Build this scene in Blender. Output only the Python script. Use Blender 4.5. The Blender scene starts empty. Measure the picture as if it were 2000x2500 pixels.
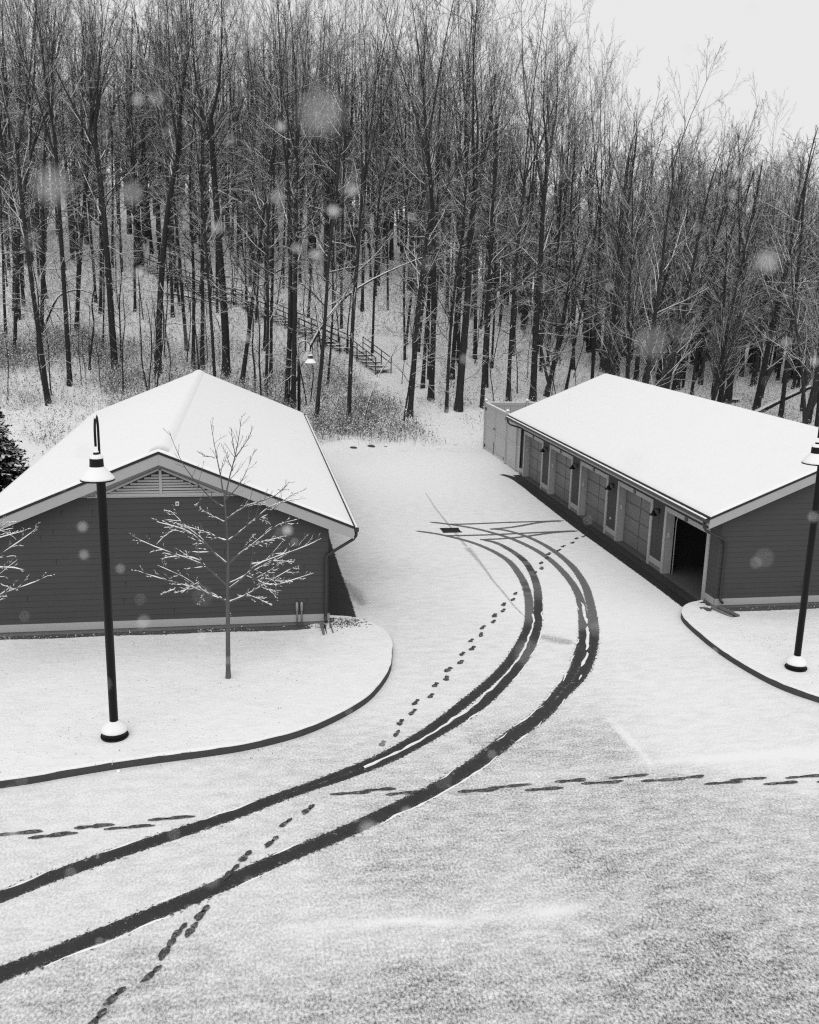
import bpy, bmesh, math, random
import numpy as np
from mathutils import Vector, Matrix
random.seed(7); RNG = np.random.default_rng(7)
S = bpy.context.scene
COL = S.collection
R = math.radians
DATA = {'A1': [[-3.96, 13.93], [-3.52, 14.22], [-2.55, 14.77], [-1.24, 15.43], [-0.3, 15.9], [0.48, 16.37], [1.18, 16.73], [1.79, 17.11], [2.58, 17.63], [3.66, 18.58], [4.26, 19.24], [5.02, 20.16], [5.61, 20.88], [6.28, 21.78], [6.95, 22.89], [7.56, 24.09], [7.92, 24.89], [8.27, 25.98], [8.64, 27.29], [8.94, 28.74], [9.08, 29.96], [9.14, 31.3], [8.98, 32.41], [8.65, 33.46], [8.25, 34.26], [7.62, 35.04], [7.14, 35.52], [6.48, 35.94]],
 'A2': [[4.01, 18.6], [4.57, 19.14], [5.22, 19.81], [5.74, 20.48], [6.38, 21.39], [6.99, 22.34], [7.59, 23.49], [8.06, 24.56], [8.46, 25.73], [8.83, 26.89], [9.23, 28.29], [9.52, 29.7], [9.7, 31.16], [9.68, 32.09], [9.58, 32.8], [9.43, 33.54], [9.18, 34.16], [8.81, 34.35]],
 'A3': [[8.81, 34.35], [9.88, 34.45], [10.74, 34.68], [11.97, 35.16], [13.18, 35.35]],
 'B0': [[-3.54, 12.14], [-2.66, 12.58], [-1.7, 13.1], [-0.75, 13.64], [0.31, 14.31], [1.47, 14.95], [2.9, 15.87], [3.66, 16.41], [4.64, 17.29], [5.71, 18.39], [6.49, 19.14], [7.09, 19.91], [7.68, 20.76], [8.37, 21.84]],
 'B1': [[7.68, 20.76], [8.35, 21.93], [8.89, 23.05], [9.29, 24.0], [9.64, 25.04], [10.0, 26.16], [10.33, 27.38], [10.55, 28.65], [10.65, 29.81], [10.69, 31.07], [10.6, 32.35], [10.4, 33.36], [10.08, 34.4], [9.65, 35.17], [9.15, 35.93], [8.48, 36.56], [8.01, 36.92], [7.3, 37.33]],
 'B2': [[8.13, 21.11], [8.76, 22.23], [9.23, 23.21], [9.74, 24.48], [10.07, 25.44], [10.39, 26.48], [10.67, 27.48], [10.87, 28.27], [11.07, 29.4], [11.21, 30.62], [11.22, 31.95], [11.1, 33.3], [10.84, 34.47], [10.52, 35.2], [10.05, 35.86], [9.6, 35.9]],
 'B3': [[9.6, 35.9], [10.69, 36.19], [12.07, 36.89], [13.14, 37.03]],
 'R1': [[8.1, 36.83], [8.87, 36.81], [10.57, 36.94], [12.11, 37.0], [13.12, 37.06]],
 'R2': [[7.62, 35.04], [8.98, 35.02], [10.61, 35.15], [12.0, 35.28], [13.13, 35.36]],
 'F1': [[13.04, 34.48], [12.65, 34.22], [12.28, 33.61], [11.75, 33.15], [11.41, 32.64], [10.87, 32.19], [10.63, 31.66], [10.23, 31.07], [10.05, 30.44], [9.68, 29.98], [8.36, 27.81], [8.12, 27.24], [7.71, 26.82], [7.54, 26.27], [7.17, 25.86], [7.0, 25.35], [6.57, 24.91], [6.38, 24.35], [6.0, 23.94], [5.9, 23.37], [5.54, 23.01], [5.37, 22.46], [4.95, 22.01], [4.79, 21.48], [4.44, 21.12], [4.21, 20.51], [3.79, 20.2], [3.63, 19.69], [3.27, 19.21], [3.1, 18.68], [2.73, 18.26]],
 'F1b': [[1.0, 15.86], [0.57, 15.46], [0.3, 14.89], [-0.15, 14.52], [-0.38, 14.11]],
 'F1c': [[-0.81, 13.1], [-0.95, 12.73], [-1.13, 12.72], [-1.28, 12.35], [-1.45, 11.85], [-1.9, 11.48], [-2.09, 11.07]],
 'F2r': [[4.3, 16.11], [4.94, 16.19], [5.58, 16.0], [6.22, 16.24], [6.81, 16.09], [7.44, 16.25], [8.04, 16.03], [8.65, 16.06], [9.24, 15.77], [9.82, 15.85], [10.38, 15.61], [10.99, 15.79], [11.51, 15.55]],
 'F2m': [[1.83, 16.33], [2.41, 16.39], [2.84, 16.2]],
 'F2l': [[-4.08, 15.74], [-3.48, 15.59], [-2.81, 15.79], [-2.19, 15.68], [-1.48, 15.88]],
 'kerbL': [[-6.89, 17.28], [-4.76, 17.36], [-3.64, 17.62], [-2.46, 17.89], [-1.26, 18.08], [-0.07, 18.32], [1.2, 18.89], [2.36, 19.93], [2.9, 20.69], [3.41, 21.83], [3.6, 22.66], [3.75, 23.56], [3.78, 24.25], [3.66, 24.8], [3.39, 25.33], [2.99, 25.71], [2.24, 25.93]],
 'kerbR': [[13.75, 18.39], [13.38, 19.01], [12.94, 19.67], [12.7, 20.41], [12.54, 21.35], [12.46, 22.21], [12.47, 23.31], [12.52, 24.2], [12.58, 24.77], [12.7, 25.13], [12.95, 25.55], [13.22, 25.86], [13.57, 26.03], [13.84, 26.09]],
 'swale': [[8.25, 42.88], [8.11, 39.92], [8.08, 37.77], [8.05, 33.29], [8.06, 32.06], [8.04, 30.45], [7.98, 29.11], [8.01, 28.07], [7.98, 26.73], [8.04, 25.66]],
 'trees': [[-18.03, 81.74, 6.21, 0.065, 0.217], [-15.37, 76.66, 4.43, 0.114, 0.152], [-13.45, 81.3, 5.36, 0.101, 0.196], [-9.44, 72.56, 2.77, -0.025, 0.317], [-11.28, 72.6, 2.9, 0.048, 0.095], [-6.4, 72.49, 2.71, 0.047, 0.252], [-3.28, 73.73, 2.99, 0.049, 0.16], [-3.93, 73.91, 3.03, 0.021, 0.128], [-1.46, 71.69, 2.55, 0.041, 0.279], [-0.33, 70.0, 2.22, 0.16, 0.152], [0.56, 68.25, 1.88, 0.027, 0.089], [1.31, 67.13, 1.7, 0.046, 0.117], [1.78, 70.65, 2.34, 0.023, 0.122], [2.65, 64.01, 1.18, 0.043, 0.223], [3.06, 63.5, 1.11, 0.021, 0.193], [4.33, 60.24, 0.63, 0.068, 0.132], [6.46, 60.5, 0.66, 0.021, 0.146], [10.76, 62.37, 0.93, 0.07, 0.234], [12.98, 66.47, 1.58, 0.029, 0.206], [13.46, 63.24, 1.07, 0.006, 0.112], [12.92, 69.43, 2.1, 0.061, 0.138], [14.36, 63.56, 1.11, 0.034, 0.311], [15.62, 71.66, 2.51, 0.016, 0.222], [16.35, 64.82, 1.26, 0.008, 0.131], [18.78, 66.88, 1.42, 0.006, 0.181], [20.98, 67.89, 1.34, -0.002, 0.277], [22.67, 70.01, 1.43, 0.215, 0.223], [29.73, 84.16, 2.22, -0.037, 0.154], [33.99, 87.42, 1.73, 0.026, 0.405], [35.56, 88.3, 1.54, -0.017, 0.329], [36.97, 86.64, 1.11, -0.003, 0.285], [39.09, 85.61, 0.76, -0.033, 0.489], [39.99, 83.83, 0.53, -0.066, 0.181], [41.58, 80.12, 0.16, 0.012, 0.117], [41.53, 77.18, 0.04, 0.099, 0.323], [41.24, 71.79, 0.0, 0.036, 0.269], [41.2, 67.94, -0.0, 0.001, 0.172], [41.59, 64.84, -0.01, 0.115, 0.201], [41.22, 62.98, -0.01, -0.032, 0.163]],
 'stairs': [[-9.95, 101.73, 10.55], [-2.53, 91.54, 7.67], [-0.48, 90.43, 7.37], [5.04, 82.69, 5.25], [8.07, 77.94, 4.0], [8.85, 77.96, 4.01], [10.41, 72.64, 2.75]],
 'sapl': [[7.16, 59.03, 0.46], [7.44, 59.03, 2.08], [8.02, 59.03, 3.79], [8.6, 59.03, 4.68], [9.04, 59.03, 5.34], [9.56, 59.03, 5.78], [10.15, 59.03, 6.16]],
 'debris': [[5.65, 55.98, 0.14], [6.24, 55.82, 0.13], [6.19, 55.03, 0.09], [6.86, 55.34, 0.1], [7.3, 55.42, 0.11], [7.6, 55.79, 0.13], [8.16, 55.43, 0.11], [8.76, 55.58, 0.12]],
 'bentM': [[5.05, 79.06, 4.29], [7.05, 79.06, 7.68], [8.99, 79.06, 9.25], [12.0, 79.06, 10.81], [14.8, 79.06, 11.89]],
 'bentL': [[-15.81, 80.0, 5.39], [-14.55, 80.0, 8.16], [-12.92, 80.0, 8.67]]}

# ------------------------------------------------------------------ helpers
def link(o, parent=None):
    COL.objects.link(o)
    if parent is not None: o.parent = parent
    return o
def tag(o, label=None, cat=None, group=None, kind=None):
    if label: o['label'] = label
    if cat: o['category'] = cat
    if group: o['group'] = group
    if kind: o['kind'] = kind
    return o
def empty(name, loc, label, cat, group=None, rz=0):
    o = bpy.data.objects.new(name, None); o.empty_display_size = .3
    link(o); o.location = loc; o.rotation_euler = (0, 0, rz)
    return tag(o, label, cat, group)
def mesh_np(name, V, F, mat, parent=None, smooth=False, attrs=None):
    """V (n,3); F list of arrays with shape (m,3) or (m,4)"""
    V = np.asarray(V, np.float32)
    F = [np.asarray(f, np.int32) for f in F if len(f)]
    me = bpy.data.meshes.new(name)
    loops = np.concatenate([f.ravel() for f in F])
    sizes = np.concatenate([np.full(len(f), f.shape[1], np.int32) for f in F])
    starts = np.concatenate([[0], np.cumsum(sizes)[:-1]]).astype(np.int32)
    me.vertices.add(len(V)); me.vertices.foreach_set('co', V.ravel())
    me.loops.add(len(loops)); me.loops.foreach_set('vertex_index', loops)
    me.polygons.add(len(sizes)); me.polygons.foreach_set('loop_start', starts)
    me.polygons.foreach_set('loop_total', sizes)
    if smooth: me.polygons.foreach_set('use_smooth', np.ones(len(sizes), bool))
    if attrs:
        for k, a in attrs.items():
            at = me.attributes.new(k, 'FLOAT', 'POINT'); at.data.foreach_set('value', np.asarray(a, np.float32))
    me.update(calc_edges=True); me.validate()
    me.materials.append(mat)
    o = bpy.data.objects.new(name, me)
    return link(o, parent)

class MB:
    def __init__(s): s.v = []; s.f = []
    def box(s, x0, x1, y0, y1, z0, z1):
        n = len(s.v)
        s.v += [(x0,y0,z0),(x1,y0,z0),(x1,y1,z0),(x0,y1,z0),(x0,y0,z1),(x1,y0,z1),(x1,y1,z1),(x0,y1,z1)]
        s.f += [tuple(n+i for i in q) for q in ((0,3,2,1),(4,5,6,7),(0,1,5,4),(1,2,6,5),(2,3,7,6),(3,0,4,7))]
        return s
    def hexa(s, p):      # 8 points, same order as box
        n = len(s.v); s.v += [tuple(q) for q in p]
        s.f += [tuple(n+i for i in q) for q in ((0,3,2,1),(4,5,6,7),(0,1,5,4),(1,2,6,5),(2,3,7,6),(3,0,4,7))]
        return s
    def quad(s, *p):
        n = len(s.v); s.v += [tuple(q) for q in p]; s.f.append(tuple(range(n, n+len(p)))); return s
    def lathe(s, prof, cx=0, cy=0, n=24, cap=True):
        b = len(s.v)
        for r, z in prof:
            for i in range(n):
                a = 2*math.pi*i/n; s.v.append((cx+r*math.cos(a), cy+r*math.sin(a), z))
        for j in range(len(prof)-1):
            for i in range(n):
                k = (i+1) % n
                s.f.append((b+j*n+i, b+j*n+k, b+(j+1)*n+k, b+(j+1)*n+i))
        if cap:
            s.f.append(tuple(b+i for i in range(n))[::-1]); m = b+(len(prof)-1)*n
            s.f.append(tuple(m+i for i in range(n)))
        return s
    def tube(s, pts, r, n=8):
        pts = [Vector(p) for p in pts]; rs = r if isinstance(r, (list, tuple)) else [r]*len(pts)
        b = len(s.v); up = None
        for i, p in enumerate(pts):
            t = (pts[min(i+1, len(pts)-1)]-pts[max(i-1, 0)]).normalized()
            if up is None:
                up = Vector((0,0,1)) if abs(t.z) < .9 else Vector((1,0,0))
            a = t.cross(up).normalized(); c = a.cross(t).normalized(); up = c
            for k in range(n):
                an = 2*math.pi*k/n; s.v.append(tuple(p+rs[i]*(math.cos(an)*a+math.sin(an)*c)))
        for i in range(len(pts)-1):
            for k in range(n):
                q = (k+1) % n; s.f.append((b+i*n+k, b+i*n+q, b+(i+1)*n+q, b+(i+1)*n+k))
        s.f.append(tuple(b+i for i in range(n))[::-1]); m = b+(len(pts)-1)*n
        s.f.append(tuple(m+i for i in range(n))); return s
    def ball(s, c, r, n=8, m=5, sq=1.):
        prof = [(max(1e-4, r*math.sin(math.pi*j/m)), c[2]-r*sq*math.cos(math.pi*j/m)) for j in range(m+1)]
        return s.lathe(prof, c[0], c[1], n)
    def build(s, name, mat, parent=None, smooth=False, bevel=0):
        me = bpy.data.meshes.new(name); me.from_pydata(s.v, [], s.f)
        bm = bmesh.new(); bm.from_mesh(me); bmesh.ops.recalc_face_normals(bm, faces=bm.faces)
        if bevel:
            bmesh.ops.bevel(bm, geom=[e for e in bm.edges if len(e.link_faces) == 2 and e.calc_face_angle(0) > .5],
                            offset=bevel, segments=2, affect='EDGES', clamp_overlap=True)
        bm.to_mesh(me); bm.free()
        if smooth:
            for p in me.polygons: p.use_smooth = True
        me.materials.append(mat)
        o = bpy.data.objects.new(name, me)
        return link(o, parent)

def copy_tree(o, parent=None):
    c = o.copy(); link(c)
    if parent is not None: c.parent = parent
    for ch in list(o.children): copy_tree(ch, c)
    return c

# ------------------------------------------------------------------ materials (black and white place: every colour is a grey)
class NT:
    def __init__(s, name):
        s.m = bpy.data.materials.new(name); s.m.use_nodes = True; s.t = s.m.node_tree
        s.t.nodes.clear(); s.out = s.t.nodes.new('ShaderNodeOutputMaterial')
    def n(s, kind, **kw):
        nd = s.t.nodes.new(kind)
        for k, v in kw.items():
            if k in ('operation','data_type','blend_type','attribute_name','noise_dimensions','interpolation_type','feature','wave_type','bands_direction','clamp'):
                setattr(nd, k, v)
            else: s.set(nd, k, v)
        return nd
    def set(s, nd, k, v):
        sock = nd.inputs[int(k[1:])] if k[0] == 'i' and k[1:].isdigit() else nd.inputs[k.replace('_', ' ')]
        if hasattr(v, 'is_output'): s.t.links.new(v, sock)
        else: sock.default_value = v
    def math(s, op, a, b=0., c=None):
        nd = s.n('ShaderNodeMath', operation=op); s.set(nd, 'i0', a); s.set(nd, 'i1', b)
        if c is not None: s.set(nd, 'i2', c)
        return nd.outputs[0]
    def noise(s, scale, detail=3., rough=.5, vec=None):
        nd = s.n('ShaderNodeTexNoise', Scale=scale, Detail=detail, Roughness=rough)
        s.set(nd, 'Vector', vec if vec is not None else s.pos()); return nd.outputs[0]
    def pos(s):
        if not hasattr(s, '_p'): s._p = s.n('ShaderNodeNewGeometry')
        return s._p.outputs['Position']
    def nz(s):
        s.pos(); return s.n('ShaderNodeSeparateXYZ', Vector=s._p.outputs['Normal']).outputs[2]
    def obj(s): return s.n('ShaderNodeTexCoord').outputs['Object']
    def scale(s, vec, xyz):
        nd = s.n('ShaderNodeMapping', Vector=vec); nd.inputs['Scale'].default_value = xyz; return nd.outputs[0]
    def smooth(s, v, a, b, lo=0., hi=1.):
        nd = s.n('ShaderNodeMapRange', interpolation_type='SMOOTHSTEP'); s.set(nd, 'i0', v)
        for i, x in enumerate((a, b, lo, hi)): s.set(nd, 'i%d' % (i+1), x)
        return nd.outputs[0]
    def attr(s, name):
        nd = s.n('ShaderNodeAttribute', attribute_name=name); return nd.outputs['Fac']
    def mix(s, f, a, b):       # floats
        nd = s.n('ShaderNodeMix', data_type='FLOAT'); s.set(nd, 'i0', f); s.set(nd, 'i2', a); s.set(nd, 'i3', b); return nd.outputs[0]
    def col(s, v):
        nd = s.n('ShaderNodeCombineXYZ')
        for i in range(3): s.set(nd, 'i%d' % i, v)
        return nd.outputs[0]
    def bump(s, h, strength, dist):
        return s.n('ShaderNodeBump', Height=h, Strength=strength, Distance=dist).outputs[0]
    def finish(s, v, rough=.8, nrm=None, spec=.3, alpha=None, metal=0.):
        p = s.n('ShaderNodeBsdfPrincipled')
        if hasattr(v, 'is_output'): s.set(p, 'Base Color', s.col(v))
        else: p.inputs['Base Color'].default_value = (v, v, v, 1)
        s.set(p, 'Roughness', rough); s.set(p, 'Specular IOR Level', spec); s.set(p, 'Metallic', metal)
        if nrm is not None: s.set(p, 'Normal', nrm)
        sh = p.outputs[0]
        if alpha is not None:
            tr = s.n('ShaderNodeBsdfTransparent'); mx = s.n('ShaderNodeMixShader')
            s.set(mx, 'i0', alpha); s.set(mx, 'i1', tr.outputs[0]); s.set(mx, 'i2', sh); sh = mx.outputs[0]
        s.t.links.new(sh, s.out.inputs[0]); return s.m

def plain(name, v, rough=.6, var=.15, sc=6., spec=.4, metal=0., bump=0.):
    t = NT(name); n = t.noise(sc, 4.)
    c = t.math('MULTIPLY', t.math('ADD', t.math('MULTIPLY', t.math('SUBTRACT', n, .5), 2*var), 1.), v)
    return t.finish(c, rough, t.bump(n, bump, .01) if bump else None, spec, metal=metal)

SNOW = .86
def m_snow(name='snow', bumpy=.25, sc=5., dist=.03):
    t = NT(name); a = t.noise(sc, 5., .55); b = t.noise(55., 2.)
    h = t.math('ADD', a, t.math('MULTIPLY', b, .15))
    c = t.math('ADD', t.math('MULTIPLY', a, .05), SNOW-.025)
    return t.finish(c, .9, t.bump(h, bumpy, dist), .15)
M_SNOW = m_snow()
M_ROOFSNOW = m_snow('roof_snow', .12, 2.5, .03)
def m_lawn():
    t = NT('snowy_lawn'); p = t.pos()
    a = t.noise(2.6, 5., .6, t.scale(p, (1., 1.3, 1.))); b = t.noise(26., 3., .6); g = t.noise(1., 2.)
    tuft = t.smooth(t.math('ADD', b, t.math('MULTIPLY', g, .25)), .75, .86)
    c = t.mix(tuft, t.math('ADD', t.math('MULTIPLY', a, .16), SNOW-.085), .38)
    h = t.math('ADD', a, t.math('MULTIPLY', b, .22))
    return t.finish(c, .9, t.bump(h, .6, .08), .15)
M_LAWN = m_lawn()
def m_road():
    t = NT('snow_over_asphalt'); p = t.pos()
    cov = t.attr('cover')
    f = t.noise(19., 4., .70, t.scale(p, (1.25, .85, 1.))); m = t.noise(3.0, 5., .6, t.scale(p, (.7, 1.5, 1.)))
    g = t.noise(60., 2., .6)
    # thin snow lets the asphalt show where the grain is thinnest
    amp = t.math('SUBTRACT', 1.10, cov)
    v = t.math('ADD', t.math('MULTIPLY', t.math('SUBTRACT', f, .52), 5.0), t.math('MULTIPLY', t.math('SUBTRACT', g, .5), 1.6))
    v = t.math('ADD', t.math('MULTIPLY', v, amp), t.math('MULTIPLY', t.math('SUBTRACT', m, .5), t.math('ADD', t.math('MULTIPLY', amp, 1.9), .14)))
    sn = t.n('ShaderNodeClamp', Value=t.math('ADD', cov, v)).outputs[0]
    c = t.mix(sn, .10, SNOW)
    return t.finish(c, .85, t.bump(f, .35, .015), .2)
M_ROAD = m_road()
def m_track():
    t = NT('tyre_track_asphalt')
    e = t.attr('edge'); d = t.attr('wet')
    n1 = t.noise(11., 6., .78); n2 = t.noise(42., 3., .65); n3 = t.noise(13., 4., .7)
    ee = t.math('ADD', e, t.math('MULTIPLY', t.math('SUBTRACT', n1, .5), 1.25))
    inside = t.smooth(ee, 1.06, .95)
    spray = t.math('MULTIPLY', t.smooth(t.math('ADD', n3, t.smooth(e, 2., 1., -.10, .06)), .60, .66), t.smooth(e, 2., 1.6))
    spray = t.math('MULTIPLY', t.math('MULTIPLY', spray, d), .75)
    al = t.math('MAXIMUM', inside, spray)
    fle = t.smooth(t.math('ADD', n2, t.smooth(e, .2, 1.1, -.04, .07)), .62, .72)
    base = t.mix(d, t.math('ADD', .13, t.math('MULTIPLY', n1, .06)), t.math('ADD', -.004, t.math('ADD', t.math('MULTIPLY', n2, .026), t.math('MULTIPLY', t.noise(2.5, 4., .6), .035))))
    n4 = t.noise(5.5, 5., .75)
    slush = t.math('MULTIPLY', t.smooth(t.math('ADD', n4, t.smooth(e, .1, 1., -.03, .05)), .60, .70), .55)
    c = t.mix(t.math('MAXIMUM', t.math('MULTIPLY', fle, .7), slush), base, .42)
    return t.finish(c, t.mix(d, .8, .55), t.bump(n2, .3, .01), .3, al)
M_TRACK = m_track()
def m_soft_edge(name, lo, hi, ragged, rough=.55):
    t = NT(name); e = t.attr('edge'); n = t.noise(7., 5., .7); n2 = t.noise(40., 3.)
    ee = t.math('ADD', e, t.math('MULTIPLY', t.math('SUBTRACT', n, .5), ragged))
    c = t.math('ADD', lo, t.math('MULTIPLY', n2, hi-lo))
    return t.finish(c, rough, t.bump(n2, .3, .01), .3, t.smooth(ee, 1.05, .93))
M_WET = m_soft_edge('wet_bare_asphalt', .012, .035, .35)
M_SOIL = m_soft_edge('bare_soil', .02, .16, 1.0, .9)
def m_faint(name, v, k):
    t = NT(name); e = t.attr('edge'); n = t.noise(9., 4., .7); n2 = t.noise(30., 2.)
    a = t.math('MULTIPLY', t.smooth(t.math('ADD', e, t.math('MULTIPLY', t.math('SUBTRACT', n, .5), 1.3)), 1.05, .1), k)
    return t.finish(v, .85, None, .2, t.math('MULTIPLY', a, t.smooth(n2, .30, .62)))
M_SLUSH = m_faint('grey_slush', .16, .45)
def m_print():
    t = NT('trodden_asphalt'); n = t.noise(34., 4., .7); b = t.noise(9., 4., .7)
    c = t.mix(t.math('MULTIPLY', t.smooth(t.math('ADD', t.math('MULTIPLY', n, .55), t.math('MULTIPLY', b, .5)), .52, .66), .65), t.math('ADD', .03, t.math('MULTIPLY', n, .05)), .42)
    return t.finish(c, .75, t.bump(n, .4, .01), .25)
M_PRINT = m_print()
M_SIDING = plain('dark_grey_siding', .062, .65, .12, 9., .3)
def m_siding():
    t = NT('dark_siding'); p = t.pos()
    g = t.noise(4., 4., .6, t.scale(p, (1.5, 1.5, 22.))); w = t.noise(.8, 3.)
    c = t.math('ADD', .040, t.math('ADD', t.math('MULTIPLY', g, .018), t.math('MULTIPLY', w, .014)))
    return t.finish(c, .7, t.bump(g, .2, .004), .25)
M_SIDING = m_siding()
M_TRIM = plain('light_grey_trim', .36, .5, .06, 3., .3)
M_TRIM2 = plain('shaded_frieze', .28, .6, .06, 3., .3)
M_DOOR = plain('garage_door_paint', .155, .5, .08, 2., .3)
M_CONC = plain('concrete', .20, .9, .25, 8., .2, bump=.3)
M_KERB = plain('wet_kerb_concrete', .048, .7, .30, 7., .3, bump=.3)
M_DARKCONC = plain('damp_concrete_slab', .085, .8, .25, 5., .2)
M_APRON = plain('damp_apron', .034, .7, .35, 6., .3)
M_ROOFEDGE = plain('dark_shingle_edge', .018, .8, .3, 25.)
M_GUTTER = plain('dark_gutter_metal', .022, .4, .15, 6., .5)
M_BLACK = plain('black_lamp_paint', .005, .5, .2, 10., .22)
M_LENS = plain('frosted_lamp_glass', .5, .3, .05)
M_SEAM = plain('door_seam', .06, .7)
M_VINYL = plain('white_vinyl_fence', .38, .4, .04, 3., .4)
M_STEEL = plain('galvanised_pipe', .30, .45, .15, 12., .5, .4)
M_KEYPAD = plain('keypad_plastic', .55, .4, .05)
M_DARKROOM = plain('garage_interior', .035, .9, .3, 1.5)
M_GRATE = plain('cast_iron_grate', .015, .6, .3, 20.)
M_STONE = plain('dark_stone', .05, .9, .5, 5.)
M_WOODRAIL = plain('weathered_stair_timber', .028, .85, .4, 6.)
def m_bark(name, lo, hi, snowk=1.):
    t = NT(name); o = t.obj(); p = t.pos()
    n = t.noise(9., 5., .65, t.scale(o, (1., 1., .22))); n2 = t.noise(2.1, 3., .6)
    c = t.math('ADD', lo, t.math('MULTIPLY', n, hi-lo))
    s = t.attr('snow'); nz = t.nz()
    m = t.math('MULTIPLY', t.smooth(t.math('ADD', nz, t.math('MULTIPLY', t.math('SUBTRACT', t.noise(5., 2.), .5), .5)), .05, .28), s)
    # blown snow stuck in short patches on the bark
    pat = t.math('MULTIPLY', t.smooth(t.noise(2.6, 4., .7, t.scale(p, (2.2, 2.2, 1.))), .665, .70), t.math('MULTIPLY', t.math('GREATER_THAN', s, .02), .8*snowk))
    m = t.math('MINIMUM', t.math('MAXIMUM', m, pat), 1.)
    return t.finish(t.mix(m, c, SNOW), .9, t.bump(n, .5, .02), .15)
M_BARK = m_bark('tree_bark', .010, .050)
M_TWIG = m_bark('twig_bark', .026, .080)
M_YOUNG = m_bark('young_tree_bark', .05, .16, .3)
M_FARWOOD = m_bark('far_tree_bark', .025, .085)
def m_brush():
    t = NT('dead_brush'); s = t.attr('snow'); n = t.noise(30., 2.)
    c = t.math('ADD', .03, t.math('MULTIPLY', n, .13))
    m = t.smooth(t.math('ADD', s, t.math('MULTIPLY', t.math('SUBTRACT', n, .5), .4)), .5, .7)
    return t.finish(t.mix(m, c, SNOW), .9, None, .1)
M_BRUSH = m_brush()
def m_forest():
    t = NT('snowy_forest_floor'); a = t.noise(1.3, 5., .62); b = t.noise(8., 4., .7); g = t.noise(.22, 4., .6)
    lit = t.smooth(t.math('ADD', t.math('MULTIPLY', b, .7), t.math('MULTIPLY', a, .45)), .66, .76)
    amt = t.math('MULTIPLY', lit, t.smooth(g, .36, .60, .18, .95))
    c = t.mix(t.math('MINIMUM', amt, 1.), SNOW-.02, .17)
    h = t.math('ADD', a, t.math('MULTIPLY', b, .4))
    return t.finish(c, .9, t.bump(h, .6, .2), .12)
M_FOREST = m_forest()
def m_spruce():
    t = NT('spruce_needles'); nz = t.nz(); n = t.noise(6., 3.)
    s = t.attr('snow')
    m = t.math('MULTIPLY', t.smooth(t.math('ADD', nz, t.math('MULTIPLY', t.math('SUBTRACT', n, .5), .8)), .45, .75), s)
    return t.finish(t.mix(m, t.math('ADD', .012, t.math('MULTIPLY', n, .03)), SNOW), .8, None, .15)
M_SPRUCE = m_spruce()

# ------------------------------------------------------------------ terrain
def sp(t, w): return w*np.logaddexp(0, t/w)
def ss(t): t = np.clip(t, 0, 1); return t*t*(3-2*t)
def hgt(X, Y):
    X = np.asarray(X, float); Y = np.asarray(Y, float)
    y0 = 56+24*ss((X-15)/32)-6*ss((-8-X)/15)
    g = 1-.6*ss((X-12)/40)
    t = Y-y0
    return g*(.14*sp(t,1.5)+.14*sp(t-16,4)-.14*sp(t-75,10)-.12*sp(t-130,15))
def hz(x, y): return float(hgt(x, y))

def grid(xs, ys):
    nx, ny = len(xs), len(ys)
    X, Y = np.meshgrid(xs, ys); i = np.arange(nx*ny).reshape(ny, nx)
    F = np.stack([i[:-1,:-1], i[:-1,1:], i[1:,1:], i[1:,:-1]], -1).reshape(-1, 4)
    return X.ravel(), Y.ravel(), F
xs = np.concatenate([np.linspace(-160, -40, 31)[:-1], np.arange(-40, 60, 1.), np.linspace(60, 240, 46)])
ys = np.concatenate([np.linspace(-60, 40, 26)[:-1], np.arange(40, 130, 1.), np.linspace(130, 420, 59)])
X, Y, F = grid(xs, ys)
Zt = hgt(X, Y)+np.where(Y > 56, (np.sin(X*.9+Y*.37)*np.sin(Y*.71-X*.23)+np.sin(X*2.3)*np.sin(Y*1.9))*.07*np.clip((Y-56)/6, 0, 1), 0)-.05*(Y < 57)
tag(mesh_np('ground', np.stack([X, Y, Zt], 1), [F], M_FOREST, smooth=True), 'snowy wooded ground rising into a hillside', None, None, 'structure')

# snowy asphalt yard
ctl = np.array([[2.08,11.02,.58],[6.32,11.0,.56],[-2.09,11.61,.70],[5.86,13.03,.64],[2.5,13.49,.68],[2.31,12.38,.86],[1.09,12.64,.84],[4.32,12.6,.8],[8.29,12.15,.7],[9.24,13.78,.78],[-.15,14.07,.86],[-2.05,13.57,.88],[-3.21,13.24,.88],[-2.38,16.4,.93],[3.7,20.55,.93],[5.31,17.32,.80],[6.57,18.48,.82],[4.48,15.8,.74],[10.59,19.73,.96],[9.6,17.71,.95],[10.91,16.61,.95],[7.27,32.64,.96],[8.39,48.23,1.],[3.28,30.48,.84],[3.22,27.51,.82],[2.61,26.45,.93],[7.62,15.39,.72],[4.33,28.19,.95],[6.83,22.77,.93],[8.9,27.73,.99],[10.81,25.59,1.],[4.4,52.01,.97],[11.06,50.45,1.],[6.,9.,.55],[0.,9.,.58],[11.,13.,.7]])
X, Y, F = grid(np.arange(-30, 34.01, .1), np.arange(2, 55.31, .1))
ctl[:, 2] -= .10*(ctl[:, 2] < .79)+.025*((ctl[:, 2] > .79) & (ctl[:, 0] < 7.7))
num = np.zeros_like(X); den = np.zeros_like(X)
for cx, cy, cv in ctl:
    w = 1/(((X-cx)**2+((Y-cy)*1.15)**2)+.5)**1.7; num += w*cv; den += w
cov = num/den
cov -= .13*((X < 8.02-.04*(Y-17))*(X > 4.6)*(Y > 16.5)*(Y < 19.3))*np.clip((19.3-Y)/1., 0, 1)*np.clip((Y-16.5)/.3, 0, 1)
cov += .16*np.exp(-((X-8.06)/.10)**2)*np.clip((Y-16.3)/.6, 0, 1)*np.clip((19.-Y)/.8, 0, 1)
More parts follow.
